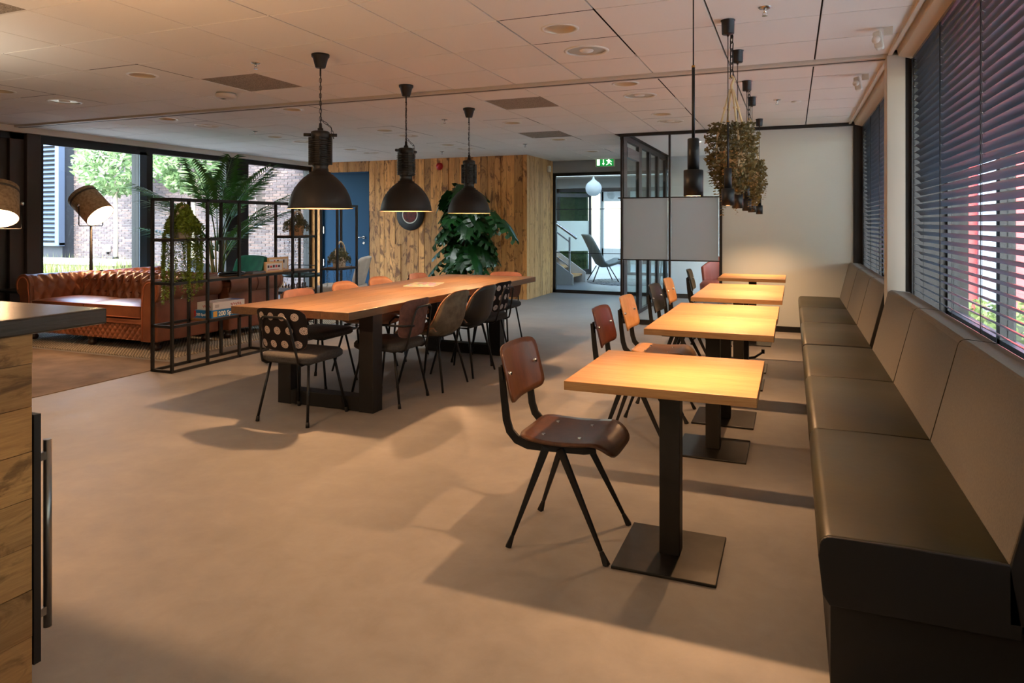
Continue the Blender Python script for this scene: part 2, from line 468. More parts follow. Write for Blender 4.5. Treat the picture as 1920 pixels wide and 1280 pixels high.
struct(rbox(-2.1, .9, 12.735, 12.75, 0, .08).build('baseboard_room', BLACKM))
rs = shell('window_6')
rbox(.80, .92, 9.4, 12.75, 0, .6).build('parapet', WHITE, rs); rbox(.84, .90, 9.4, 12.75, 2.4, 2.6).build('rail', FRAME, rs); rbox(.86, .866, 9.4, 12.75, .6, 2.4).build('pane', GLASS, rs)
for y in (9.45, 10.5, 11.6, 12.7): rbox(.84, .90, y-.04, y+.04, .6, 2.4).build('mullion', FRAME, rs)

# ---- timber wall of vertical planks
PLANK = wood('reclaimed plank', (224,166,98), (170,108,54), (14,14,.9), 1.6, .65, stain=(84,42,18), stain_amt=.8, rndv=.6)
PLANK2 = wood('pale reclaimed plank', (208,168,114), (166,122,74), (14,14,.9), 1.6, .65, stain=(104,70,36), stain_amt=.55, rndv=.30)
wt = shell('wall_timber')
rbox(-9.2, WX-.02, WY+.02, WY+.14, 2.36, 2.6).build('backing', BLACKM, wt); rbox(-7.64, WX-.02, WY+.02, WY+.14, 0, 2.4).build('backing', BLACKM, wt)
rbox(WX-.14, WX-.02, WY+.02, GY, 0, 2.6).build('backing', BLACKM, wt)
x = -9.06
while x < WX-.03:
    w = random.choice((.095, .115, .13, .145, .16, .12))
    if x < -8.98: w = .2 if x > -9.0 else .12
    x1 = min(x+w, WX)
    if WX-x1 < .07: x1 = WX
    z0 = 2.37 if (x1 > -8.78 and x < -7.66 and x > -8.82) else 0
    if z0 and x1 > -7.655: x1 = -7.655
    if x < -8.80 and x1 > -8.80: x1 = -8.80
    if x1-x > .02:
        cuts = [z0, CZ] if z0 or random.random() < .45 else [0, random.uniform(.5, 2.1), CZ]
        for a, b in zip(cuts, cuts[1:]):
            dy = random.uniform(0, .016)
            bb = MB().box(-(x1-x)/2+.0025, (x1-x)/2-.0025, 0, .022, .001, b-a-.001)
            o = bb.build('plank', PLANK, wt, loc=((x+x1)/2, WY-dy, a))
    x = x1
y = WY+.001
while y < GY-.04:
    w = random.choice((.12, .15, .17, .14)); y1 = min(y+w, GY-.03)
    MB().box(-.02, 0, 0, y1-y-.003, 0, CZ).build('plank', PLANK2, wt, loc=(WX+random.uniform(0, .006), y, 0)); y = y1
# blue door
d1 = shell('door_1'); BLUE = M('blue door paint', (24,64,92), .7, 0, spec=.25)
rbox(-8.78, -7.66, WY+.03, WY+.07, 0, 2.37).build('leaf', BLUE, d1)
for a, b in ((-8.80, -8.755), (-7.685, -7.655)): rbox(a, b, WY-.01, WY+.03, 0, 2.37).build('frame', BLUE, d1)
rbox(-8.80, -7.655, WY-.01, WY+.03, 2.335, 2.37).build('frame', BLUE, d1)
for z in (.5, 1.15): rbox(-8.755, -8.735, WY+.0, WY+.028, z, z+.14).build('hinge', CHROME, d1)
hb = MB(); hb.cyl((-7.80, WY+.03, 1.08), (-7.80, WY+.015, 1.08), .028); hb.tube([(-7.80, WY+.015, 1.08), (-7.80, WY-.03, 1.08), (-7.93, WY-.03, 1.08)], .010)
hb.build('handle', CHROME, d1)
MB().cyl((-7.80, WY+.03, .97), (-7.80, WY+.02, .97), .026).build('lock', CHROME, d1)

# ---- back hall partition, header, hall
struct(rbox(WX, GX1+.05, GY-.02, GY+.1, 2.34, 2.575).build('wall_header', GREYW))
pb = shell('partition_hall')
rbox(WX, GX1, GY-.03, GY+.03, 2.28, 2.34).build('rail', BLACKM, pb); rbox(WX, .9, GY-.03, GY+.03, 0, .06).build('rail', BLACKM, pb)
rbox(WX, WX+.06, GY-.03, GY+.03, 0, 2.3).build('post', BLACKM, pb)
rbox(-3.0, -2.94, GY-.03, GY+.03, 0, 2.3).build('post', BLACKM, pb)
for z in (.78, 1.63): rbox(WX+.06, -3.0, GY-.008, GY+.008, z-.006, z+.006).build('strip', BLACKM, pb)
rbox(WX+.06, -3.0, GY-.004, GY+.004, .06, 2.28).build('pane', GLASS2, pb); rbox(-2.94, GX1, GY-.004, GY+.004, .06, 2.28).build('pane', GLASS2, pb)
# hall beyond
struct(rbox(-6.35, -6.2, GY+.1, 18.0, 0, 2.6).build('wall_hall', PLANK2))
struct(rbox(.92, 1.05, 12.75, 23, 0, 2.6).build('wall_hall_right', WHITE))
MOSS = M('moss wall', (58,92,38), .9, c2=(24,46,16), scale=22, bump=.9, bscale=45, bdist=.03)
p2 = shell('partition_lobby')
DG = M('lobby frame', (44,47,50), .5)
rbox(-6.2, .9, 17.97, 18.05, 2.30, 2.6).build('header', M('lobby header', (186,190,192), .8), p2)
for x in (-6.15, -5.95, -4.0, -2.5, -1.0): rbox(x-.05, x+.05, 17.96, 18.06, 0, 2.3).build('post', DG, p2)
rbox(-6.2, .9, 17.96, 18.06, 2.2, 2.3).build('rail', DG, p2); rbox(-4.0, .9, 17.96, 18.06, 0, .07).build('rail', DG, p2)
for a, b in ((-3.95, -2.55), (-2.45, -1.05)):
    rbox(a, b, 18.0, 18.006, .07, 2.2).build('pane', GLASS2, p2)
    rbox(a, b, 17.99, 17.997, .75, 1.55).build('frosted_panel', frosted('lobby film', (226,236,236), .5), p2)
dl = shell('door_2')
for q in ((0, .07), (.93, 1.0)): rbox(q[0], q[1], -.03, .03, 0, 2.15).build('stile', DG, dl)
rbox(0, 1, -.03, .03, 0, .14).build('rail', DG, dl); rbox(0, 1, -.03, .03, 2.05, 2.15).build('rail', DG, dl)
rbox(.07, .93, -.004, .004, .14, 2.05).build('pane', GLASS2, dl); rbox(.07, .93, -.012, -.005, .62, 1.42).build('frosted_panel', frosted('lobby film', (226,236,236), .5), dl)
MB().tube([(.96,-.03,1.0),(.96,-.09,1.0),(.84,-.09,1.0)], .01).build('handle', CHROME, dl)
dl.location = (-5.85, 17.4, 0); dl.rotation_euler = (0, 0, rad(28))
struct(rbox(-6.2, -5.3, 18.6, 18.75, 0, 2.5).build('wall_moss', MOSS))
wl = shell('window_3')
for x in (-6.0, -4.55, -3.1, -1.65, -.2): rbox(x-.06, x+.06, 22.9, 23.05, 0, 2.6).build('mullion', M('lobby mullion', (120,128,132), .5), wl)
rbox(-6, .9, 22.9, 23.05, 0, .5).build('rail', M('lobby parapet', (170,176,178), .6), wl); rbox(-6, .9, 22.9, 23.05, 2.1, 2.6).build('rail', M('lobby parapet', (170,176,178), .6), wl)
struct(rbox(-9.2, -6.2, 18.0, 18.2, 0, 2.6).build('wall_lobby', WHITE))

# ---- left glazing
gf = shell('window_4')
rbox(-9.16, -9.04, 5.2, WY, 2.42, 2.6).build('head', FRAME, gf); rbox(-9.14, -9.06, 5.97, WY, 0, .09).build('rail', FRAME, gf)
BRZ = M('bronze column', (62,52,46), .5, .2)
rbox(-9.2, -8.98, 5.79, 5.97, 0, 2.56).build('column', BRZ, gf, bevel=.01)
for a, b in ((5.2, 5.32), (5.42, 5.5), (5.62, 5.79)): rbox(-9.16, -9.04, a, b, 0, 2.5).build('post', BRZ, gf)
rbox(-9.13, -9.10, 5.2, 5.79, 0, 2.5).build('backing_panel', M('dark panel wall', (58,54,50), .6), gf)
for a, b in ((5.97, 6.03), (7.44, 7.69), (9.16, 9.42), (9.45, 9.69), (11.36, 11.45)): rbox(-9.17, -9.03, a, b, 0, 2.5).build('post', FRAME, gf)
rbox(-9.02, -9.0, 7.44, 7.56, 0.05, 2.42).build('sliding_stile', M('blue grey stile', (58,72,86), .45, .2), gf)
rbox(-9.02, -9.0, 5.97, 7.6, 2.38, 2.44).build('sliding_rail', FRAME, gf)
for a, b in ((6.03, 7.44), (7.69, 9.16), (9.69, 11.36)):
    rbox(-9.103, -9.097, a, b, .09, 2.42).build('pane', GLASS, gf)
MB().tube([(-9.03,9.3,1.18),(-8.98,9.3,1.18),(-8.98,9.3,1.06)], .009).build('handle', CHROME, gf)
struct(rbox(-9.06, -8.96, 5.2, WY, 2.50, 2.6).build('trim_4', M('pale cove', (206,200,190), .6)))
# ================================================================== FURNITURE
OAK = wood('oak table top', (180,142,98), (138,98,60), (1,16,16), 1.8, .42, rndv=.10)
OAKY = wood('solid oak plank', (118,92,66), (76,56,40), (14,.8,14), 1.5, .45, rndv=.16, stain=(110,66,30), stain_amt=.28)

# ---- small square tables
def make_table():
    t = thing('cafe_table', 'x', 'table', (0,0,0), 0, 'square oak cafe tables along the bench')
    rbox(-.35, .35, -.35, .35, .72, .755).build('table_top', OAK, t, bevel=.002)
    rbox(-.041, .041, -.041, .041, .012, .715).build('column', M('column steel', (46,43,39), .5, .5), t, bevel=.003)
    rbox(-.2, .2, -.215, .215, .0, .012).build('base_plate', DARKST, t, bevel=.003)
    rbox(-.12, .12, -.12, .12, .712, .72).build('top_plate', BLACK, t)
    return t
t0 = make_table()
TAB = [(-.462, 2.88, 'square oak cafe table standing alone, nearest the camera'),
       (-.440, 4.31, 'square oak cafe table second from the camera, front one of the nearer pushed-together pair'),
       (-.435, 5.015, 'square oak cafe table behind its twin in the nearer pushed-together pair'),
       (-.420, 6.14, 'square oak cafe table at the front of the farther pushed-together pair'),
       (-.418, 6.845, 'square oak cafe table at the back of the farther pushed-together pair'),
       (-.415, 8.30, 'square oak cafe table farthest off, against the white end wall')]
for i, (x, y, l) in enumerate(TAB):
    if i == 0: t0.location = (x, y, 0); t0['label'] = l
    else: dup(t0, (x, y, 0), 0, l)

# ---- plywood compass-leg chairs (face +X in local space)
def ply(name, a, b): return wood(name, a, b, (12,12,1.2), 2.0, .32, rndv=.05, bump=.03)
WAL = ply('walnut veneer', (96,62,42), (60,38,26)); OAKV = ply('oak veneer', (194,150,106), (164,118,74)); BLKV = ply('black stained veneer', (34,40,44), (22,27,30)); GRNV = ply('dark green veneer', (56,58,46), (38,40,32))
def seat_curve(u, v, th):
    # u along depth (0 rear - 1 front), v across
    x = -.185+.415*u; y = (v-.5)*.40*(1-.10*abs(2*u-1)**3)
    z = .460-.012*sin(pi*min(1, u*1.25))
    if u > .78: z -= .10*((u-.78)/.22)**2*.55
    z += .006*(2*v-1)**2
    return (x, y, z-th)
def make_ply_chair():
    t = thing('plywood_chair', 'x', 'chair', (0,0,0), 0, 'plywood chairs with black compass legs')
    def rounded(u, v):                      # superellipse mapping for round corners
        a = 2*u-1; b = 2*v-1
        m = max(abs(a), abs(b)); r = (abs(a)**7+abs(b)**7)**(1/7) or 1
        k = m/r if r else 1
        return (a*k+1)/2, (b*k+1)/2
    b = MB(); b.grid(lambda u, v: seat_curve(*rounded(u, v), 0), 18, 14)
    seat_o = b.build('seat', WAL, t, solid=.011, bevel=0)
    b = MB()
    def back(u, v):
        u, v = rounded(u, v); y = (u-.5)*.41; z = .595+.235*v
        return (-.225-.06*(v-.3)+.035*(1-(2*u-1)**2)*-1+.02, y, z)
    b.grid(back, 16, 10); back_o = b.build('backrest', WAL, t, solid=.010)
    for s in (-1, 1):
        y = .155*s
        pts = [(-.262, y, .745), (-.250, y, .62), (-.237, y, .52), (-.222, y, .475), (-.19, y, .442), (-.14, y, .426), (-.08, y*.97, .424), (.10, y*.9, .424), (.15, y*.88, .428)]
        b = MB(); b.ribbon(pts, (.026,.030,.034,.036,.038,.038,.036,.03,.02), .012)
        b.bar((-.257, y, .755), (-.252, y, .69), .03, .008)
        b.build('side_frame', BLACK, t, bevel=.002)
        for fx in (-1, 1):
            b = MB(); top = (-.03+.03*fx, .150*s, .425); foot = (.0+.212*fx, .2*s, .0); mid = Vector(top)*.12+Vector(foot)*.88
            b.bar(top, mid, .016, .034, .012, .016); lo = b.build('leg', BLACK, t, bevel=.003)
            MB().bar(mid, foot, .012, .016, .022, .026).build('foot_cap', BLACKM, lo, bevel=.003)
    for px, py, pz in ((-.09,-.1,.457), (-.09,.1,.457), (.07,-.1,.457), (.07,.1,.457)):
        MB().cyl((px,py,pz-.004), (px,py,pz+.006), .008, n=10).build('screw', CHROME, seat_o)
    for py in (-.155, .155):
        MB().cyl((-.25,py,.72), (-.214,py,.72), .008, n=10).build('screw', CHROME, back_o)
    return t
pc = make_ply_chair()
pc.location = (-.893, 2.88, 0); pc['label'] = 'dark walnut plywood chair nearest the camera, pulled up to the single cafe table'
for x, y, l, m in ((-.875, 4.27, 'reddish-brown walnut plywood chair at the second cafe table', None),
                   (-.872, 4.98, 'light oak plywood chair beside the reddish-brown chair', OAKV),
                   (-.862, 6.02, 'black stained plywood chair at the farther pair of cafe tables', BLKV),
                   (-.856, 6.70, 'light oak plywood chair just behind the black plywood chair', OAKV),
                   (-.842, 8.12, 'dark olive plywood chair at the farthest cafe table', GRNV)):
    dup(pc, (x, y, 0), rad(random.uniform(-3, 3)), l, None, {'seat': [m], 'backrest': [m]} if m else {'seat': [ply('brown walnut veneer', (92,46,34), (58,28,22))], 'backrest': [ply('brown walnut veneer', (92,46,34), (58,28,22))]})

# ---- long bench in two units
LEATH = M('olive leather', (46,43,22), .42, 0, c2=(36,34,18), scale=5, bump=.12, bscale=30, bdist=.004)
LEATHD = M('dark leather piping', (40,38,28), .5)
FAB = M('taupe upholstery fabric', (88,83,72), .95, 0, c2=(70,66,57), scale=120, bump=.25, bscale=350, bdist=.002, sheen=.2)
ENDM = M('charcoal vinyl', (19,18,16), .55)
def bench(y0, y1, label, name='upholstered_bench', bo=0):
    t = thing(name, label, 'bench', (0, y0, 0), 0, 'upholstered bench units under the windows'); L = y1-y0
    sp = [(.10,.262),(.082,.29),(.070,.40),(.074,.43)]+arc(.105,.428,.032,170,90,4)+[(.30,.462),(.535,.458),(.56,.30),(.56,.262)]
    sl = []
    n = 3
    for k in range(n):
        a, b = L*k/n, L*(k+1)/n
        MB().prism(sp, a+.001, b-.001, sm=True).build('seat_cushion', LEATH, t, bevel=.008, seg=2)
    bp = [(.53,.44),(.63,.855)]+arc(.662,.852,.032,170,95,4)+[(.73,.878),(.772,.872),(.775,.30),(.53,.30)]
    for k in range(n):
        a, b = L*k/n, L*(k+1)/n
        if k == 0: a = bo
        MB().prism(bp, a+.001, b-.001).build('back_cushion', FAB, t, bevel=.006, seg=2)
    MB().prism([(.104,0),(.104,.262),(.76 if not bo else .61,.262),(.76 if not bo else .61,0)], .03, L-.005).build('plinth', ENDM, t)
    ep = [(p[0]-.000, p[1]) for p in sp]
    MB().prism(sp, -.012, -.0005).build('seat_end_cap', ENDM, t, bevel=.003)
    MB().prism(bp, bo-.012, bo-.0005).build('back_end_cap', ENDM, t, bevel=.003)
    for k in (1, 2):
        y = L*k/n
        MB().tube([(.071,y,.40),(.075,y,.43),(.105,y,.4605),(.30,y,.4625),(.53,y,.459)], .0016, 5).build('seam', LEATHD, t)
        MB().tube([(.532,y,.452),(.630,y,.855),(.64,y,.875),(.662,y,.8845),(.772,y,.873)], .0016, 5).build('seam', LEATHD, t)
    return t
bench(2.19, 5.575, 'long olive leather bench with taupe fabric back, nearest unit under the big blind')
bench(5.625, 9.245, 'olive leather bench unit farther off, running to the white end wall', bo=.135)

# ---- big communal table
bt = thing('communal_table', 'long thick oak communal table on black steel frame legs', 'table', (0,0,0))
XA, XB = (-3.80, -2.77), (-3.80, -2.68); Y0, Y1 = 3.90, 7.32
cuts = [0, .27, .52, .77, 1.0]
for k in range(4):
    a, b = cuts[k], cuts[k+1]
    xa0 = XA[0]+(XA[1]-XA[0])*a; xa1 = XA[0]+(XA[1]-XA[0])*b; xb0 = XB[0]+(XB[1]-XB[0])*a; xb1 = XB[0]+(XB[1]-XB[0])*b
    g = .0012
    cx = (xa0+xa1)/2
    MB().prism([(xa0+g-cx, 0),(xa1-g-cx, 0),(xb1-g-cx, Y1-Y0),(xb0+g-cx, Y1-Y0)], .70, .755, axis='z').build('plank', OAKY, bt, loc=(cx, Y0, 0), bevel=.003)
for y in (4.19, 6.50):
    f = MB(); f.box(-3.62, -3.50, y, y+.12, 0, .70); f.box(-2.89, -2.77, y, y+.12, 0, .70); f.box(-3.50, -2.89, y, y+.12, .005, .105); f.box(-3.50, -2.89, y, y+.12, .66, .70)
    f.build('leg_frame', BLACKM, bt, bevel=.003)

# ---- upholstered tube chairs (face +Y in local space)
def flowers():
    t = NT('black fabric with pale daisies'); t.pset(.9, 0, .2)
    tc = t.new('ShaderNodeTexCoord'); sp = t.new('ShaderNodeSeparateXYZ'); t.link(tc.outputs['Object'], sp.inputs[0])
    W, Hh = .092, .094
    zz = t.math('DIVIDE', t.math('SUBTRACT', sp.outputs[2], .50), Hh)
    row = t.math('FLOOR', zz)
    xo = t.math('MULTIPLY', t.math('MODULO', t.math('ADD', row, 10.0), 2.0), .5)
    xx = t.math('ADD', t.math('DIVIDE', sp.outputs[0], W), xo)
    fx = t.math('MULTIPLY', t.math('SUBTRACT', t.math('FRACT', t.math('ADD', xx, 20.0)), .5), W)
    fz = t.math('MULTIPLY', t.math('SUBTRACT', t.math('FRACT', zz), .5), Hh)
    r = t.math('SQRT', t.math('ADD', t.math('MULTIPLY', fx, fx), t.math('MULTIPLY', fz, fz)))
    an = t.math('ARCTAN2', fz, fx)
    pet = t.math('GREATER_THAN', t.math('ABSOLUTE', t.math('SINE', t.math('MULTIPLY', an, 4.5))), .45)
    pet2 = t.math('GREATER_THAN', t.math('ABSOLUTE', t.math('SINE', t.math('MULTIPLY', an, 9.0))), .42)
    inr = t.math('LESS_THAN', r, .0265); rim = t.math('MULTIPLY', t.math('GREATER_THAN', r, .0035), inr)
    outer = t.math('MULTIPLY', t.math('GREATER_THAN', r, .0175), pet2); inner = t.math('MULTIPLY', t.math('LESS_THAN', r, .0168), pet)
    f = t.math('MULTIPLY', rim, t.math('MAXIMUM', outer, inner))
    t.col(t.mix(f, lin((26,22,24)), lin((198,182,172)))); return t.m
FLOW = flowers()
RUST = M('rust velvet', (134,84,64), .8, 0, c2=(102,60,46), scale=9, sheen=.5); RUSTB = M('faded rose tapestry', (112,74,62), .9, 0, c2=(76,48,42), scale=24)
GREYS = M('grey wool seat', (66,65,64), .95, 0, c2=(48,47,47), scale=90, bump=.2, bscale=300, bdist=.002)
def make_tube_chair():
    t = thing('upholstered_chair', 'x', 'chair', (0,0,0), 0, 'upholstered chairs with black tube frames')
    b = MB()
    def pad(z0, z1, w, d, r, yc):
        top = rrect(w, d, r, 5, 0, yc); inn = rrect(w-.03, d-.03, r-.012, 5, 0, yc)
        return top, inn
    o, i = pad(0, 0, .45, .44, .10, .0)
    n = len(o)
    ring = lambda L, z: [(x, y, z) for x, y in L]
    sc = lambda L, k: [(x*k, y*k) for x, y in L]
    lv = [ring(i, .412), ring(o, .424), ring(o, .452), ring(i, .468)]+[ring(sc(i, k), .468+.006*(1-k)-(.012 if k < .1 else 0)) for k in (.75, .5, .25, .06)]
    vs = [p for L in lv for p in L]; fs = [tuple(range(n))]
    for a in range(len(lv)-1):
        for k in range(n): fs.append((a*n+k, a*n+(k+1) % n, (a+1)*n+(k+1) % n, (a+1)*n+k))
    fs.append(tuple((len(lv)-1)*n+k for k in range(n)))
    b.add(vs, fs, True); b.build('seat', GREYS, t)
    # backrest: padded panel, curved
    def bk(side):
        def f(u, v):
            a = 2*u-1; q = 2*v-1; m = max(abs(a), abs(q)); r = (abs(a)**5+abs(q)**5)**(1/5) or 1; k = m/r
            a *= k; q *= k
            x = a*(.215-.025*(1-(q+1)/2)); z = .645+q*.145
            y = -.225-.05*(q+1)/2+.045*a*a + (side*.016*(1-max(abs(a), abs(q))**6))
            return (x, y, z)
        return f
    b = MB(); b.grid(bk(-1), 16, 10); b.build('backrest_rear', FLOW, t)
    b = MB(); b.grid(bk(1), 16, 10); b.build('backrest_front', RUST, t)
    R_ = .0085
    # back loop
    loop = [(-.14,-.10,.408),(-.148,-.20,.405),(-.15,-.235,.425),(-.148,-.247,.47),(-.125,-.285,.66),(-.112,-.298,.715),(-.085,-.303,.735),(.085,-.303,.735),(.112,-.298,.715),(.125,-.285,.66),(.148,-.247,.47),(.15,-.235,.425),(.148,-.20,.405),(.14,-.10,.408)]
    MB().tube(loop, R_, 8).build('back_frame', BLACK, t)
    MB().tube([(-.17,-.15,.405),(-.17,.15,.405),(.17,.15,.405),(.17,-.15,.405)], R_, 8, closed=True).build('seat_frame', BLACK, t)
    for sx in (-1, 1):
        for sy in (-1, 1):
            b = MB(); b.tube([(.16*sx,.14*sy,.408), (.209*sx,.213*sy,.03)], .0095, 8); lo = b.build('leg', BLACK, t); MB().tube([(.209*sx,.213*sy,.035), (.211*sx,.217*sy,0)], [.012,.013], 8).build('foot_cap', BLACKM, lo)
    return t
ch = make_tube_chair()
ch.location = (-3.195, 3.955, 0); ch['label'] = 'black daisy-patterned chair with grey seat at the near end of the long table'
V1 = {'backrest_rear': [RUSTB], 'backrest_front': [RUST]}
# chairs on the far-from-glazing side face -X (rz=+90), on the glazing side face +X (rz=-90)
def armchair_arms(c):
    for s in (-1, 1):
        MB().tube([(.118*s,-.285,.60),(.20*s,-.24,.605),(.235*s,-.10,.61),(.235*s,.10,.60),(.225*s,.14,.56),(.20*s,.14,.41)], .0085, 8).build('arm_rail', BLACK, c)
c2 = dup(ch, (-2.88, 4.585, 0), rad(90), 'faded rose-brown upholstered chair with metal armrests, tucked in at the nearest table leg', None, V1); armchair_arms(c2)
dup(ch, (-2.86, 6.235, 0), rad(88), 'black daisy-patterned chair at the far leg of the long table')
dup(ch, (-3.72, 4.83, 0), rad(-90), 'rust velvet chair across the long table, nearest the black shelf rack', None, V1)
dup(ch, (-3.72, 6.88, 0), rad(-90), 'rust tapestry chair across the long table, last before its far end', None, V1)
dup(ch, (-3.10, 7.22, 0), rad(180), 'rust velvet chair at the far head of the long table', None, V1)

# ---- bucket shell chairs (face +Y)
TANI = M('cognac leather', (152,104,72), .5, 0, c2=(124,82,54), scale=6); SUED = M('grey olive suede', (112,98,78), .85, 0, c2=(78,66,52), scale=16)
BLKL = M('black leather shell', (17,17,18), .45); TANB = M('brown leather shell', (150,98,64), .5)
def make_shell_chair():
    t = thing('shell_chair', 'x', 'chair', (0,0,0), 0, 'leather bucket chairs with black metal legs')
    prof = [(.235,.430),(.20,.452),(.10,.450),(.0,.440),(-.10,.436),(-.16,.450),(-.205,.495),(-.23,.56),(-.245,.64),(-.26,.72),(-.275,.80)]
    def shell_(off):
        def f(u, v):
            k = v*(len(prof)-1); i = min(int(k), len(prof)-2); fr = k-i
            y = prof[i][0]*(1-fr)+prof[i+1][0]*fr; z = prof[i][1]*(1-fr)+prof[i+1][1]*fr
            a = 2*u-1
            hw = .235-.02*(1-v)-.045*max(0, v-.7)/.3
            x = a*hw
            lift = abs(a)**3
            if v < .5: z += .07*lift*(.2+1.6*v)+off*.012; y += 0
            else: z += .06*lift*(1-v)*2; y += .10*lift*(1-.55*(v-.5)*2)+off*.012
            if v > .85: z -= .05*abs(a)**4*(v-.85)/.15
            return (x, y, z)
        return f
    b = MB(); b.grid(shell_(-.6), 18, 24); b.build('outer_shell', SUED, t, solid=.012)
    b = MB(); b.grid(shell_(.6), 18, 24); b.build('inner_shell', TANI, t, solid=.012)
    pts = [shell_(0)(u/12, 1) for u in range(13)]
    MB().tube([(p[0], p[1], p[2]+.002) for p in [shell_(0)(0, v/10) for v in range(3, 10)]+pts+[shell_(0)(1, v/10) for v in range(9, 2, -1)]], .0075, 6).build('piping', TANI, t)
    b = MB(); b.tube([(-.15,-.12,.425),(-.15,.14,.425),(.15,.14,.425),(.15,-.12,.425)], .009, 8, closed=True); b.build('seat_frame', BLACK, t)
    for sx in (-1, 1):
        for sy in (-1, 1):
            b = MB(); b.tube([(.135*sx,.125*sy,.432), (.212*sx,.218*sy,0)], [.012,.009], 8); b.build('leg', BLACK, t)
    return t
sc0 = make_shell_chair(); sc0.location = (-2.80, 5.13, 0); sc0.rotation_euler = (0,0,rad(88)); sc0['label'] = 'grey-olive suede bucket chair with cognac lining, beside the rose-brown armchair'
dup(sc0, (-2.79, 5.685, 0), rad(87), 'black leather bucket chair between the suede bucket chair and the daisy chair', None, {'outer_shell': [BLKL], 'inner_shell': [TANI]})
dup(sc0, (-3.70, 5.47, 0), rad(-90), 'brown leather bucket chair across the long table, second from the shelf rack', None, {'outer_shell': [TANB]})
dup(sc0, (-3.72, 6.10, 0), rad(-92), 'orange cognac bucket chair across the long table, before the pale lounge chair', None, {'outer_shell': [TANB]})

# ---- magazine on the table
t = thing('magazine', 'colourful magazine lying flat on the long oak table', 'magazine', (-3.36, 5.98, .755), rad(14))
rbox(-.15, .15, -.21, .21, 0, .004).build('pages', M('paper', (225,222,214), .7), t)
def mag():
    m = NT('printed cover'); m.pset(.4); v = m.coords((1,1,1), 'Object', False); n = m.new('ShaderNodeTexVoronoi'); n.inputs['Scale'].default_value = 26; m.link(v, n.inputs['Vector'])
    h = m.new('ShaderNodeHueSaturation'); h.inputs['Saturation'].default_value = .9; h.inputs['Value'].default_value = .45; m.link(n.outputs['Color'], h.inputs['Color'])
    m.col(m.mix(.12, h.outputs[0], lin((190,150,90)))); return m.m
rbox(-.15, .15, -.21, .21, .0041, .0046).build('cover', mag(), t)

# ---- bar counter in the foreground
CTOP = wood('dark counter top', (70,62,54), (48,42,37), (14,1,14), 1.6, .26, rndv=0)
t = thing('bar_counter', 'timber-clad bar counter with thick dark top in the foreground', 'counter', (0,0,0))
rbox(-3.3, -2.025, .2, 1.555, 1.04, 1.09).build('counter_top', CTOP, t, bevel=.006)
rbox(-3.2, -2.06, .3, 1.318, .02, 1.04).build('carcass', BLACKM, t)
CPL = wood('weathered counter plank', (204,158,98), (150,106,60), (14,.9,14), 1.8, .6, stain=(64,38,16), stain_amt=.6, rndv=.4)
zz = [0.0, .03, .165, .30, .43, .565, .70, .83, .955, 1.04]
for a, b in zip(zz, zz[1:]):
    seg = [(.3, 1.33)] if random.random() < .6 else [(.3, 1.30-random.uniform(.03, .3)), None]
    if seg[-1] is None: seg = [seg[0], (seg[0][1], 1.33)]
    for p, q in seg:
        MB().box(-.022, 0, 0, q-p-.002, .001, b-a-.001).build('plank', CPL, t, loc=(-2.035-random.uniform(0,.004), p, a))
rbox(-2.62, -2.035, 1.332, 1.352, .08, .804).build('door', M('counter door', (26,22,20), .5), t)
h = MB(); h.cyl((-2.085, 1.405, .143), (-2.085, 1.405, .708), .0115, n=16); hob = h.build('handle', M('brushed steel', (150,146,140), .3, .9), t)
for z in (.196, .662): MB().box(-2.093, -2.077, 1.352, 1.40, z-.012, z+.012).build('handle_bracket', M('brushed steel', (150,146,140), .3, .9), hob)
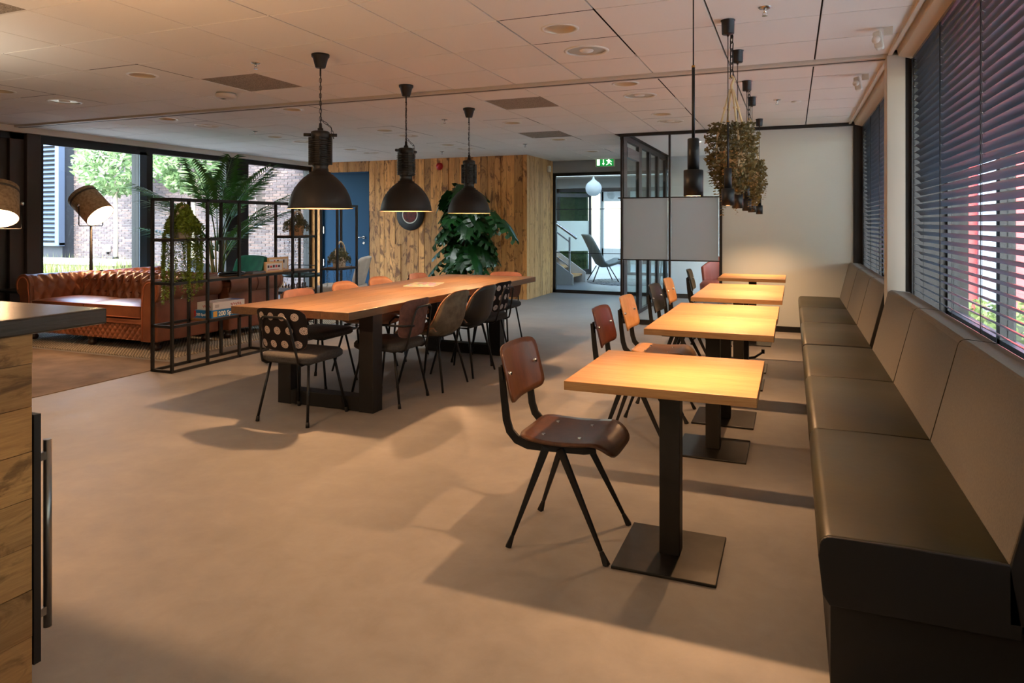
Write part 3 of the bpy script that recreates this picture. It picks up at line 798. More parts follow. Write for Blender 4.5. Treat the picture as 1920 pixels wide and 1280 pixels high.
# ================================================================== LAMPS
def chain(b, p, q, link=.034, w=.008, r=.0022):
    p = Vector(p); q = Vector(q); L = (q-p).length; n = max(2, int(L/(link*.8))); d = (q-p)/n
    a = d.normalized().orthogonal().normalized(); c = d.normalized().cross(a)
    for i in range(n):
        o = p+d*(i+.5); s = a if i % 2 else c; h = link/2
        pts = []
        for k in range(8):
            an = 2*pi*k/8; pts.append(o+d.normalized()*(h-w)*(1 if cos(an) > 0 else -1)+d.normalized()*w*cos(an)+s*w*sin(an))
        b.tube(pts, r, 5, closed=True)
LAMPB = M('industrial lamp black', (15,15,16), .5, 0); COPIN = M('warm white enamel', (232,210,186), .4)
BULB = EM('lit bulb', (255,196,128), 14)
def make_big():
    t = thing('industrial_pendant', 'x', 'lamp', (0,0,0), 0, 'industrial pendant lamps over the long table')
    z = 1.464
    outer = [(.232,z),(.229,z+.004),(.224,z+.012),(.219,z+.045),(.205,z+.095),(.181,z+.145),(.148,z+.19),(.115,z+.224),(.098,z+.236)]
    b = MB(); b.lathe(outer, n=40); sho = b.build('shade', LAMPB, t)
    b = MB(); b.lathe([(.231,z+.0005),(.221,z+.012),(.215,z+.045),(.201,z+.093),(.177,z+.141),(.144,z+.185),(.11,z+.218),(.05,z+.228),(.001,z+.229)], n=40); b.build('reflector', COPIN, sho)
    b = MB(); b.lathe([(.097,z+.235),(.096,z+.238),(.090,z+.245),(.074,z+.250),(.074,z+.262),(.058,z+.268),(.052,z+.30),(.058,z+.315),(.0,z+.316)], n=32); b.build('collar', LAMPB, t)
    b = MB()
    z2 = z+.316
    for k in range(12):
        zz = z2+.008+k*.0145; R_ = .083
        for q in range(4):
            an = q*pi/2+pi/4; 
        b.lathe([(.0,zz),(R_,zz+.001),(R_,zz+.006),(.0,zz+.007)], n=24)
    b.lathe([(.056,z2),(.056,z2+.19)], n=24)
    b.build('cooling_fins', LAMPB, t)
    b = MB()
    for q in range(4):
        an = q*pi/2+.4; b.bar((.066*cos(an), .066*sin(an), z2), (.066*cos(an), .066*sin(an), z2+.20), .018, .036)
    b.lathe([(.062,z2+.19),(.066,z2+.195),(.066,z2+.235),(.055,z2+.242),(.02,z2+.244),(.02,z2+.262),(.012,z2+.266),(.010,z2+.30),(.0,z2+.301)], n=24)
    b.cyl((.05,.03,z2+.215),(.1,.06,z2+.215), .012, n=8); b.cyl((-.05,-.03,z2+.215),(-.1,-.06,z2+.215), .012, n=8)
    b.build('housing', LAMPB, t)
    zt = z2+.30
    b = MB(); chain(b, (0,0,zt-.01), (0,0,2.43)); chain(b, (0,0,zt+.03), (.07,.03,z2+.27)); chain(b, (.07,.03,z2+.27), (.085,.04,z2+.19)); b.build('chain', BLACK, t)
    b = MB(); b.tube([(0,0,zt),(.004,.003,zt+.08),(-.003,.002,zt+.18),(.003,0,2.40),(0,0,2.48)], .003, 6); b.tube([(0,0,2.42),(0,0,2.49)], .006, 8); b.build('cable', BLACK, t)
    b = MB(); b.lathe([(.0,2.478),(.033,2.478),(.036,2.482),(.054,2.548),(.063,2.556),(.064,2.574),(.0,2.5745)], n=28); b.build('canopy', LAMPB, t)
    b = MB(); b.sphere((0,0,z+.085), .032, sc=(1,1,1.3)); b.build('bulb', BULB, t)
    return t
big = make_big()
BP = [(-3.15, 4.09, 'large black industrial pendant lamp nearest the camera above the long table'), (-3.155, 5.29, 'black industrial pendant lamp in the middle of the three over the long table'), (-3.17, 6.60, 'black industrial pendant lamp in front of the big leafy plant')]
for i, (x, y, l) in enumerate(BP):
    if i == 0: big.location = (x, y, 0); big['label'] = l
    else: dup(big, (x, y, 0), rad(40*i), l)
    lamp('bulb_light', 'SPOT', (x, y, 1.51), P_BIG, WARM, .025, spot_size=rad(150), spot_blend=.8); lamp('reflector_glow', 'POINT', (x, y, 1.50), 7, WARM, .02)

TUBEM = M('satin black lamp', (15,18,21), .42, .1); BRASS = M('brass', (190,140,70), .3, 1)
def make_small():
    t = thing('tube_pendant', 'x', 'lamp', (0,0,0), 0, 'slim black pendant lamps over the cafe tables'); z = 1.465
    b = MB(); b.lathe([(.0375,z),(.0375,z+.10),(.034,z+.102),(.0,z+.102)], n=28); b.lathe([(.0355,z),(.0355,z+.05),(.0,z+.05)], n=28); b.lathe([(.0375,z),(.0355,z)], n=28); sho = b.build('shade', TUBEM, t)
    b = MB(); b.lathe([(.0,z+.10),(.0225,z+.10),(.0225,z+.222),(.018,z+.225),(.0,z+.225)], n=24); b.build('neck', TUBEM, t)
    b = MB(); b.cyl((0,0,z+.22),(0,0,z+.50), .0062, n=12); b.build('stem', TUBEM, t)
    b = MB(); b.cyl((0,0,z+.50),(0,0,z+.508), .0068, n=12); b.build('collar', BRASS, t)
    b = MB(); b.cyl((0,0,z+.508),(0,0,2.50), .0026, n=8); b.build('cable', BLACK, t)
    b = MB(); b.lathe([(.0,2.49),(.006,2.478),(.008,2.49),(.034,2.491),(.036,2.495),(.038,2.568),(.042,2.5705),(.042,2.5745),(.0,2.5748)], n=28); b.build('canopy', TUBEM, t)
    b = MB(); b.lathe([(.0352,z+.0015),(.0,z+.0015)], n=20); b.build('bulb', BULB, sho)
    return t
sm0 = make_small()
SPL = [(-.356, 2.755, 'slim black tube pendant lamp nearest the camera, hanging alone'), (-.356, 4.318, 'slim black tube pendant in front of the bushy hanging plant'), (-.356, 5.105, 'slim black tube pendant right behind the bushy hanging plant'),
       (-.358, 6.228, 'slim black tube pendant fourth in the row, beside the second hanging plant'), (-.358, 7.038, 'slim black tube pendant fifth in the row, behind the second hanging plant'), (-.354, 8.549, 'slim black tube pendant farthest off against the white end wall')]
for i, (x, y, l) in enumerate(SPL):
    if i == 0: sm0.location = (x, y, 0); sm0['label'] = l
    else: dup(sm0, (x, y, 0), 0, l)
    lamp('spot_light', 'SPOT', (x, y, 1.463), P_SMALL, WARM, .018, spot_size=rad(134), spot_blend=1.0)

# ---- floor lamps with felt shades
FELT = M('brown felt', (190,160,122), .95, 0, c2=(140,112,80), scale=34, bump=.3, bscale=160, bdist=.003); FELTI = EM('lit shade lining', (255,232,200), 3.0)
def floor_lamp(loc, rz, tilt, zc, label, r=.155, ln=.34):
    t = thing('floor_lamp', label, 'lamp', loc, rz)
    b = MB(); b.cyl((0,0,.0),(0,0,.025), .16, n=28); b.build('base', BLACKM, t)
    b = MB(); b.tube([(0,0,.02),(0,0,zc-.26)], [.030,.014], 12); b.build('pole', BLACKM, t)
    b = MB(); b.tube([(-r-.02,0,zc),(-r-.02,0,zc-.25),(-r-.02+.01,0,zc-.26),(r+.01,0,zc-.26),(r+.02,0,zc-.25),(r+.02,0,zc)], .006, 6); b.build('fork', BLACKM, t)
    m = Euler((tilt, 0, 0)).to_matrix()
    sh = MB(); sh.lathe([(r,-ln/2),(r,ln/2)], n=36, m=m); sh.build('shade', FELT, t, loc=(0,0,zc), solid=.006)
    tp = MB(); tp.lathe([(r+.004,ln/2-.07),(r+.004,ln/2-.045)], n=36, m=m); tp.build('band', M('dark felt band', (84,74,62), .9), t, loc=(0,0,zc), solid=.003)
    tc = MB(); tc.lathe([(.0,ln/2-.004),(r-.004,ln/2-.004)], n=36, m=m); tc.build('shade_cap', FELT, t, loc=(0,0,zc))
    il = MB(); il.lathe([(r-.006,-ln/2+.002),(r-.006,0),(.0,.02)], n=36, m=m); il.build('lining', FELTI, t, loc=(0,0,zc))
    k = MB()
    for s in (-1, 1): k.sphere(((r+.022)*s,0,zc), .018, 10, 8)
    k.build('pivot_knob', CHROME, t)
    d = m @ Vector((0,0,-1)); mw = Euler((0,0,rz)).to_matrix()
    lp = Vector(loc)+Vector((0,0,zc))+mw @ (d*.06)
    o = lamp('shade_light', 'SPOT', lp, P_FLOOR, WARM, .06, spot_size=rad(150), spot_blend=.7)
    o.rotation_euler = (mw @ d).to_track_quat('-Z', 'Y').to_euler()
    return t
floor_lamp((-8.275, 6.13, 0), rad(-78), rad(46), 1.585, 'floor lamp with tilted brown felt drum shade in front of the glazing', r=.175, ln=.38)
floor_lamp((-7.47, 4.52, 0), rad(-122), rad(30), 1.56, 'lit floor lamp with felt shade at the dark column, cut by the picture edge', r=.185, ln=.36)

# ---- ceiling fittings
RIM = M('satin rim', (232,229,220), .4, 0); REFL = M('reflector', (204,188,160), .3, .4)
def make_down():
    t = thing('downlight', 'x', 'downlight', (0,0,CZ), 0, 'round recessed ceiling downlights')
    b = MB(); b.lathe([(.098,.002),(.100,-.005),(.118,-.004),(.120,0),(.105,.001)], n=32); b.build('rim', RIM, t)
    b = MB(); b.lathe([(.099,-.002),(.092,.012),(.070,.021),(.0,.0225)], n=32); b.build('reflector', REFL, t)
    return t
d0 = make_down()
CN = {-1.345: 'above the aisle by the cafe tables', -3.145: 'above the long table line', -4.945: 'above the shelf rack line', -6.745: 'above the sofa line'}
RN = {4.11: 'nearest row', 5.95: 'row just beyond the ceiling track', 7.75: 'second row beyond the ceiling track', 9.55: 'third row beyond the ceiling track', 11.35: 'row at the plank wall', 4.71: 'nearest row', 6.55: 'first row beyond the ceiling track', 8.35: 'second row beyond the ceiling track', 10.15: 'third row beyond the ceiling track'}
for i, (x, y) in enumerate(down):
    l = 'round recessed downlight %s, %s' % (CN[x], RN[round(y, 2)])
    if i == 0: d0.location = (x, y, CZ); d0['label'] = l
    else: dup(d0, (x, y, CZ), 0, l)
for x, y in ((-6.745, 9.55), (-4.945, 9.55), (-3.145, 9.55), (-4.945, 7.75)):
    lamp('ceiling_beam', 'SPOT', (x, y, CZ+.008), P_DOWNFILL, NEUT, .06, spot_size=rad(125), spot_blend=.8)  # fill beams added at unlit downlights to brighten the far half
for x, y in ((-1.345, 10.6), (-.2, 11.6)):
    lamp('ceiling_beam', 'SPOT', (x, y, CZ-.012), 55, (1.0,.97,.93), .06, spot_size=rad(150), spot_blend=.6)
    q = dup(d0, (x, y, CZ), 0, 'lit round downlight in the glazed meeting room ceiling, %s one' % ('nearer' if y < 11 else 'farther'), 'lit meeting room downlights')
    b = MB(); b.lathe([(.09,-.002),(.0,-.003)], n=24); b.build('lit_disc', EM('lit disc', (250,248,240), 2.0), q)
def make_vent():
    t = thing('swirl_diffuser', 'round swirl air diffuser with vanes in the tiled ceiling', 'vent', (0,0,CZ), 0, 'round ceiling air diffusers')
    b = MB(); b.lathe([(.135,.002),(.138,-.006),(.150,-.007),(.160,0),(.14,.001)], n=36); b.build('rim', RIM, t)
    b = MB(); b.lathe([(.136,.018),(.0,.019)], n=24); b.build('backing', M('vent dark', (70,54,40), .8), t)
    vm = MB().bar((.045,0,.006), (.132,0,.006), .05, .003, .085, .003).mesh('vane', REFL)
    for k in range(10): piece('vane', vm, t, (0,0,0), (rad(0), 0, 2*pi*k/10))
    b = MB(); b.lathe([(.05,.004),(.045,-.004),(.0,-.006)], n=20); b.build('hub', RIM, t)
    return t
v0 = make_vent()
for i, (x, y) in enumerate(vents):
    l = 'round swirl diffuser %s, %s' % (CN[x], RN[round(y, 2)].replace('the ceiling track', 'the track'))
    if i == 0: v0.location = (x, y, CZ); v0['label'] = l
    else: dup(v0, (x, y, CZ), .3*i, l)
def make_spr():
    t = thing('sprinkler', 'small chrome sprinkler head on the ceiling', 'sprinkler', (0,0,CZ), 0, 'ceiling sprinkler heads')
    b = MB(); b.lathe([(.0,-.008),(.03,-.006),(.036,0)], n=20); b.build('plate', CHROME, t)
    b = MB(); b.cyl((0,0,-.005),(0,0,-.03), .008, n=10); b.cyl((0,0,-.046),(0,0,-.048), .016, n=12)
    for s in (-1,1): b.tube([(.008*s,0,-.028),(.012*s,0,-.038),(.004*s,0,-.047)], .002, 5)
    b.build('head', CHROME, t); return t
s0 = make_spr()
for i, (x, y, l) in enumerate(((-3.77, 4.12, 'beside the nearest industrial pendant'), (-3.775, 7.2, 'between the far industrial pendants'), (-.142, 4.14, 'nearest the camera by the first tube pendants'), (-.137, 7.28, 'above the farther bench unit'), (-6.6, 7.2, 'above the lounge by the glazing'), (-3.8, 9.9, 'in front of the hall glazing'), (-5.5, 10.4, 'in front of the plank wall'))):
    l = 'small chrome ceiling sprinkler '+l
    if i == 0: s0.location = (x, y, CZ); s0['label'] = l
    else: dup(s0, (x, y, CZ), 0, l)
t = thing('smoke_detector', 'white round smoke detector by the dark speckled ceiling tile', 'detector', (-4.90, 4.97, CZ))
b = MB(); b.lathe([(.085,0),(.085,-.012),(.08,-.014)], n=28); b.build('base', M('detector base', (150,150,140), .5), t)
b = MB(); b.lathe([(.092,-.014),(.094,-.024),(.088,-.045),(.06,-.05),(.0,-.05)], n=28); b.build('cover', M('detector cover', (206,196,184), .45), t)
rbox(-.05, -.01, -.02, .015, -.054, -.0495).build('sensor', CHROME, t)
PIR = M('sensor plastic', (212,208,196), .5)
for i, (y, l) in enumerate(((4.85, 'white motion sensor under the ceiling, nearer one above the long bench'), (6.3, 'white motion sensor under the ceiling, farther one above the bench'))):
    t = thing('motion_sensor', l, 'sensor', (.52, y, CZ), rad(-12), 'motion sensors above the bench')
    rbox(.01, .06, -.012, .012, -.05, 0).build('bracket', PIR, t)
    MB().obox((-.02,0,-.075), (.05,.075,.11), (0,rad(-8),0)).build('body', PIR, t, bevel=.012)
    b = MB(); b.sphere((-.03,-.03,-.075), .026, 12, 8); b.build('lens', M('sensor lens', (226,222,214), .3), t)
t = thing('ceiling_speaker', 'small round flush disc in the ceiling near the end wall', 'detector', (.04, 7.45, CZ)); b = MB(); b.lathe([(.045,0),(.05,-.006),(.0,-.008)], n=24); b.build('disc', RIM, t)

# ---- macrame hanging plants
HLEAF = leafmat('dusty trailing leaf', (136,122,74), (88,80,46), .6, .0, .25); ROPE = M('cotton rope', (206,188,150), .9, bump=.3, bscale=200); POTW = M('pale pot', (206,170,120), .6)
def leaf_cloud(b, c, n, rx, ry, zt, zb, size, drape=.5, core=.25):
    for i in range(n):
        a = random.uniform(0, 2*pi); q = random.random()**.6
        z = zt-(zt-zb)*random.random()**1.1
        k = 1.0 if z > zt-(zt-zb)*drape else max(.35, 1-.55*((zt-(zt-zb)*drape-z)/((zt-zb)*(1-drape))))
        if z > zt-.06: k = .85
        r = core+(1-core)*q
        p = Vector((c[0]+rx*r*k*cos(a), c[1]+ry*r*k*sin(a), z))
        e = Euler((random.uniform(0,6.3), random.uniform(0,6.3), random.uniform(0,6.3))).to_matrix()
        s = size*random.uniform(.6, 1.25)
        b.add([p+e @ Vector(v) for v in ((0,-s,0),(s*.55,-s*.1,s*.1),(0,s,0),(-s*.55,-s*.1,s*.1))], [(0,1,2,3)])
def strands(b, starts, zlo, zhi, step, size, wob=.012):
    for (x, y, z) in starts:
        L = random.uniform(zlo, zhi); zz = 0; ph = random.uniform(0,6)
        while zz < L:
            x2 = x+wob*sin(ph+zz*9); y2 = y+wob*cos(ph*1.3+zz*7)
            for s in (-1, 1):
                a = random.uniform(0, 2*pi); dx, dy = cos(a), sin(a); p = Vector((x2, y2, z-zz)); q = size*random.uniform(.7,1.2)
                d = Vector((dx, dy, -.5)).normalized()*q; n = Vector((-dy, dx, .2))*q*.4
                b.add([p, p+d*.5+n, p+d, p+d*.5-n], [(0,1,2,3)])
            zz += step
def hanging(y, label, scale=1.0, zt=2.0, zb=1.55, x=-.361, n=2300):
    t = thing('hanging_plant', label, 'plant', (x, y, 0), 0, 'macrame hanging plants between the tube pendants')
    b = MB(); chain(b, (0,0,2.57), (0,0,2.30), .055, .012, .0035); b.tube([(0,0,2.575),(0,0,2.55)], .006, 6); b.build('chain', BLACK, t)
    b = MB(); b.tube([(-.012,0,2.29),(.0,0,2.31),(.015,0,2.29),(.0,0,2.25),(0,0,2.20)], .009, 8)
    for k in range(4):
        a = k*pi/2+.5; p = [(.012*cos(a), .012*sin(a), 2.22), (.045*cos(a), .045*sin(a), 2.10), (.10*cos(a), .10*sin(a), 1.90), (.10*cos(a), .10*sin(a), 1.74), (.01*cos(a), .01*sin(a), 1.62)]
        b.tube(p, .007, 7)
        b.sphere(p[1], .012, 8, 6)
    b.build('macrame_rope', ROPE, t)
    b = MB(); b.lathe([(.0,1.66),(.06,1.66),(.092,1.80),(.095,1.82),(.085,1.82),(.0,1.80)], n=24); b.build('pot', POTW, t)
    f = MB(); leaf_cloud(f, (0,0), n, .17*scale, .17*scale, zt, zb, .016, .55)
    st = [(.15*scale*cos(k*.7)*random.uniform(.6,1.05), .15*scale*sin(k*.7)*random.uniform(.6,1.05), random.uniform(1.75,1.9)) for k in range(26)]
    strands(f, st, .15, .36, .018, .02, .02)
    tag(f.build('foliage', HLEAF, t, fix=False), kind='stuff')
hanging(4.66, 'bushy brown-green plant in a macrame hanger, between the first tube pendants')
hanging(6.62, 'smaller trailing plant in a macrame hanger, farther along the pendant row', .9, 1.93, 1.52)

# ---- signs and wall pieces
t = thing('exit_sign', 'green emergency exit sign with running figure above the hall glazing', 'sign', (-3.30, GY-.03, 2.52))
rbox(-.19, .19, -.03, 0, -.085, .085).build('case', M('sign case', (206,210,196), .4), t, bevel=.004)
rbox(-.165, .165, -.034, -.0305, -.075, .075).build('panel', EM('sign green', (20,140,60), .55), t)
SW = EM('sign white', (240,250,225), 1.3)
def flat(poly, name='pictogram', par=t): 
    b = MB(); b.prism(poly, -.037, -.0345); return b.build(name, SW, par)
flat([(-.155,-.06),(-.155,.06),(-.10,.06),(-.10,-.06)], 'pictogram_door')
flat([(-.037,.06),(-.023,.06),(-.023,-.02),(-.005,-.02),(-.03,-.06),(-.055,-.02),(-.037,-.02)], 'pictogram_arrow')
run = MB(); run.prism([(.075+.014*cos(a*pi/5), .052+.014*sin(a*pi/5)) for a in range(10)], -.037, -.0345)
for P_ in ([(.06,.035),(.10,.03),(.105,.015),(.085,-.01),(.055,-.005),(.05,.02)], [(.06,.03),(.03,.02),(.025,.03),(.05,.04)], [(.10,.03),(.135,.01),(.13,0),(.10,.018)], [(.085,-.01),(.12,-.02),(.13,-.055),(.12,-.058),(.108,-.03),(.075,-.02)], [(.06,-.005),(.055,-.03),(.02,-.05),(.025,-.06),(.068,-.036),(.075,-.01)]): run.prism(P_, -.037, -.0345)
run.build('pictogram_runner', SW, t)
t = thing('fire_alarm', 'red round fire alarm sounder high on the plank wall', 'alarm', (-6.10, WY, 2.42)); mm = Euler((rad(90),0,0)).to_matrix()
b = MB(); b.lathe([(.07,.0),(.07,.02),(.055,.03),(.055,.055),(.0,.06)], n=24, m=mm); b.build('body', M('alarm red', (178,20,24), .35), t)
b = MB(); b.lathe([(.03,.06),(.025,.068),(.0,.07)], n=16, m=mm); b.build('dome', M('alarm red dome', (210,40,40), .2), t)
t = thing('dart_board', 'round black dart board on the plank wall behind the middle industrial lamp', 'dart board', (-6.72, WY-.01, 1.52))
b = MB(); b.lathe([(.0,-.0),(.29,.0),(.30,.015),(.295,.03),(.17,.032)], n=40, m=mm); b.build('surround', M('board black', (28,26,27), .7), t)
b = MB(); b.lathe([(.17,.032),(.165,.034),(.155,.034),(.15,.032)], n=40, m=mm); b.build('wire_ring', M('pale ring', (190,184,172), .5), t)
b = MB(); b.lathe([(.15,.032),(.0,.033)], n=40, m=mm); b.build('board', M('board face', (36,30,30), .8, c2=(120,40,34), scale=14), t)
t = thing('wall_sensor', 'small white box sensor on the plank corner near the hall glazing', 'sensor', (WX+.012, 12.55, 2.40)); rbox(0, .05, -.04, .04, -.06, .06).build('case', PIR, t, bevel=.008); b = MB(); b.sphere((.05,0,0), .018, 10, 8); b.build('lens', WHITE, t)
# ================================================================== SHELF RACK AND WHAT STANDS ON IT
t = thing('shelf_rack', 'open black steel shelf rack dividing the lounge from the long table', 'shelf', (0,0,0)); rack = t
RX = (-5.44, -5.20); RY = [4.63, 5.04, 5.45, 5.86, 6.26, 6.67, 7.08, 7.49]; Q = .024
ZL = (.43, .82, 1.215, 1.59)
def post(x, y, z0, z1): rbox(x-Q/2, x+Q/2, y-Q/2, y+Q/2, z0, z1).build('post', BLACKM, rack)
for x in RX:
    for y in (RY[0], RY[1], RY[4], RY[5], RY[6], RY[7]): post(x, y, 0, 1.59)
    post(x, RY[2], .82, 1.59); post(x, RY[2], 0, .43); post(x, RY[3], 0, .82)
    rbox(x-Q/2, x+Q/2, RY[0], RY[7], 1.59-Q, 1.59).build('rail', BLACKM, rack)
    rbox(x-Q/2, x+Q/2, RY[0], RY[3], 0, Q).build('rail', BLACKM, rack); rbox(x-Q/2, x+Q/2, RY[4], RY[7], 0, Q).build('rail', BLACKM, rack)
    rbox(x-Q/2, x+Q/2, RY[0], RY[3], .43-Q, .43).build('rail', BLACKM, rack)
    rbox(x-Q/2, x+Q/2, RY[0], RY[5], .82-Q, .82).build('rail', BLACKM, rack)
    rbox(x-Q/2, x+Q/2, RY[6], RY[7], .80-Q, .80).build('rail', BLACKM, rack)
    rbox(x-Q/2, x+Q/2, RY[0], RY[2], 1.215-Q, 1.215).build('rail', BLACKM, rack); rbox(x-Q/2, x+Q/2, RY[4], RY[5], 1.215-Q, 1.215).build('rail', BLACKM, rack)
for y, zs in ((RY[0], (Q, .43, .82, 1.215, 1.59)), (RY[1], (1.215,)), (RY[2], (1.59, 1.215)), (RY[3], (Q, .43, .82)), (RY[4], (.82, 1.215)), (RY[5], (Q, .82, 1.215, 1.59)), (RY[6], (.80, Q)), (RY[7], (Q, .80, 1.59))):
    for z in zs: rbox(RX[0], RX[1], y-Q/2, y+Q/2, z-Q, z).build('cross_rail', BLACKM, rack)
SHW = wood('shelf board wood', (142,104,66), (104,72,44), (14,1,14), 2, .55, rndv=.1)
for a, b, z in ((RY[1], RY[3], .43), (RY[1], RY[5], .82), (RY[0], RY[1], 1.215), (RY[4], RY[5], 1.215), (RY[6], RY[7], .80)):
    rbox(RX[0]+.012, RX[1]-.012, a+.012, b-.012, z-.016, z+.004).build('shelf_board', SHW, rack)

def text(s_, size, mat, parent, loc, rot, name='lettering', shear=0, ext=.0006):
    cu = bpy.data.curves.new('t', 'FONT'); cu.body = s_; cu.size = size; cu.extrude = ext; cu.shear = shear; cu.offset = size*.02
    o = bpy.data.objects.new('t', cu); COL.objects.link(o); dg = bpy.context.evaluated_depsgraph_get(); dg.update()
    me = bpy.data.meshes.new_from_object(o.evaluated_get(dg)); bpy.data.objects.remove(o); me.materials.clear(); me.materials.append(mat)
    me.name = name
    return piece(name, me, parent, loc, rot)
BOXB = M('blue box card', (22,112,178), .45); PAPW = M('white box card', (206,208,212), .45); INKW = M('white print', (236,238,236), .5); INKR = M('faded red print', (176,96,108), .5); INKD = M('dark print', (52,36,48), .5)
t = thing('board_game_box', 'blue 200 Spellen game box lying on the low rack shelf', 'game box', (-5.32, 5.32, .435), 0)
gl = rbox(-.11, .11, -.22, .22, 0, .075).build('lid', BOXB, t)
rbox(-.1115, -.092, -.2208, -.2195, .012, .07).build('red_side', M('red box side', (170,30,34), .5), t)
text('200 Spellen', .062, INKW, gl, (.1112, -.135, .016), (pi/2, 0, pi/2)); text('200 Spellen', .034, INKW, gl, (-.085, -.2212, .022), (pi/2, 0, 0))
rbox(.110, .1115, -.20, -.15, .01, .065).build('picture_patch', M('yellow print', (206,160,70), .5), t)
t = thing('board_game_box', 'white game box with faded red print stacked on the blue box', 'game box', (-5.325, 5.33, .5105), 0)
rbox(-.10, .10, -.20, .22, 0, .072).build('lid', PAPW, t)
def squiggle(p, w, h, dirv, mat, par):
    b = MB(); d = Vector(dirv); n = 14
    pts = [Vector(p)+d*(w*k/n)+Vector((0,0,h*(.5+.5*sin(k*2.1+.5*sin(k))))) for k in range(n+1)]
    b.tube(pts, h*.13, 5); return b.build('print_mark', mat, par)
squiggle((.1005, .03, .022), .14, .03, (0,1,0), INKR, t); squiggle((-.03, -.2005, .022), .10, .026, (1,0,0), INKR, t)
rbox(.098, .1008, -.17, -.12, .02, .05).build('print_patch', M('grey print', (168,168,176), .5), t); rbox(-.06, .10, -.20, .10, .0721, .0726).build('lid_picture', M('box lid picture', (150,108,104), .5, c2=(196,190,186), scale=9), t); rbox(-.06, .10, .12, .2195, .0721, .0726).build('lid_picture', M('blue lid', (40,60,140), .5), t)
PLY = M('pale plywood box', (206,170,126), .6)
for (y, z1, w, l, mk) in ((6.02, .115, .26, 'small pale plywood puzzle box with red print, standing in front', 1), (6.17, .155, .30, 'taller pale plywood puzzle box behind the small one', 0)):
    t = thing('puzzle_box', l, 'box', (-5.26-.07*(1-mk), y, .825), rad(-4))
    rbox(-.012, .012, -w/2, w/2, 0, z1).build('board', PLY, t, bevel=.003)
    rbox(.0121, .013, -w/2+.02, w/2-.02, .02, z1-.02).build('label_field', PAPW, t)
    for k in range(5):
        y0 = -w/2+.03+k*(w-.07)/5; rbox(.0131, .0136, y0, y0+random.uniform(.012,.03), .05 if mk else .09, (.05 if mk else .09)+random.uniform(.015,.035)).build('print_mark', (INKD, M('red print', (186,44,48), .5))[k % 2], t)
    rbox(.0131, .0136, -w/2+.03, w/2-.06, .024, .03).build('print_mark', M('red print', (186,44,48), .5), t)
t = thing('record_tray', 'low black round tray with glass lid on the middle rack shelf', 'tray', (-5.32, 5.47, .825))
b = MB(); b.lathe([(.0,0),(.15,0),(.155,.01),(.152,.022),(.0,.022)], n=32, m=Matrix.Diagonal(Vector((.66,1,1)))); b.build('body', BLACK, t)
b = MB(); b.lathe([(.153,.023),(.14,.036),(.0,.038)], n=32, m=Matrix.Diagonal(Vector((.66,1,1)))); b.build('lid', glass('smoked lid', (.25,.25,.27), 1.0), t)
t = thing('game_case', 'flat grey case beside the round tray on the rack', 'case', (-5.29, 5.76, .825)); rbox(-.07, .07, -.10, .10, 0, .022).build('case', M('grey case', (96,98,104), .4), t, bevel=.004); rbox(-.05, .05, -.07, .07, .0221, .025).build('lid_panel', BLACK, t)

# trailing plants on the rack
SUC = leafmat('string of beans', (138,164,56), (84,108,32), .5, .0, .15); OLV = leafmat('grey olive trailing leaf', (112,112,78), (74,72,48), .6, .0, .2)
def trailing(loc, label, mat, n_str, zlo, zhi, step, size, hr=.12, mound=.16, nleaf=700, pot=(206,204,202)):
    t = thing('trailing_plant', label, 'plant', loc, 0, 'trailing plants on the shelf rack')
    b = MB(); b.lathe([(.0,.0),(.075,.0),(.088,.11),(.09,.12),(.08,.12),(.0,.11)], n=24); b.build('pot', M('pot %d' % pot[0], pot, .5), t)
    h = MB(); h.tube([(.02*cos(a)-.0, .105*cos(pi*k/10), .10+hr*sin(pi*k/10)) for k, a in ((k, 0) for k in range(11))], .012, 7); h.build('handle', M('pale handle', (196,182,158), .6), t)
    f = MB()
    for i in range(nleaf):
        a = random.uniform(0, 2*pi); q = random.random()**.5; z = .13+mound*(1-q**1.6)*random.uniform(.5,1)-.10*q*random.random()
        p = Vector((.13*q*cos(a), .17*q*sin(a), z)); e = Euler((random.uniform(0,6.3), random.uniform(0,6.3), 0)).to_matrix(); s = size*random.uniform(.7,1.2)
        f.add([p+e @ Vector(v) for v in ((0,-s,0),(s*.45,0,s*.1),(0,s,0),(-s*.45,0,s*.1))], [(0,1,2,3)])
    st = []
    for i in range(n_str):
        a = random.uniform(0, 2*pi); st.append((.135*cos(a), .185*sin(a), random.uniform(0, .05)))
        for k in range(6):
            q = .4+.1*k; p = (.14*q*cos(a), .185*q*sin(a), .20-.15*q*q); strands(f, [p], .02, .05, .013, size, .004)
    strands(f, st, zlo, zhi, step, size, .012)
    tag(f.build('foliage', mat, t, fix=False), kind='stuff'); return t
trailing((-5.32, 4.86, 1.219), 'lush green string-of-beans plant in white pot trailing down the near end of the rack', SUC, 90, .22, .64, .012, .021, .20, .22, 2600)
trailing((-5.32, 6.465, 1.219), 'grey-green trailing plant on the upper rack shelf before the brick courtyard', OLV, 16, .12, .36, .018, .015, .18, .14, 900, (196,150,110))
trailing((-5.32, 7.285, .804), 'grey-green trailing plant on the last rack shelf before the blue door', OLV, 24, .10, .30, .018, .015, .22, .14, 900, (208,196,180))

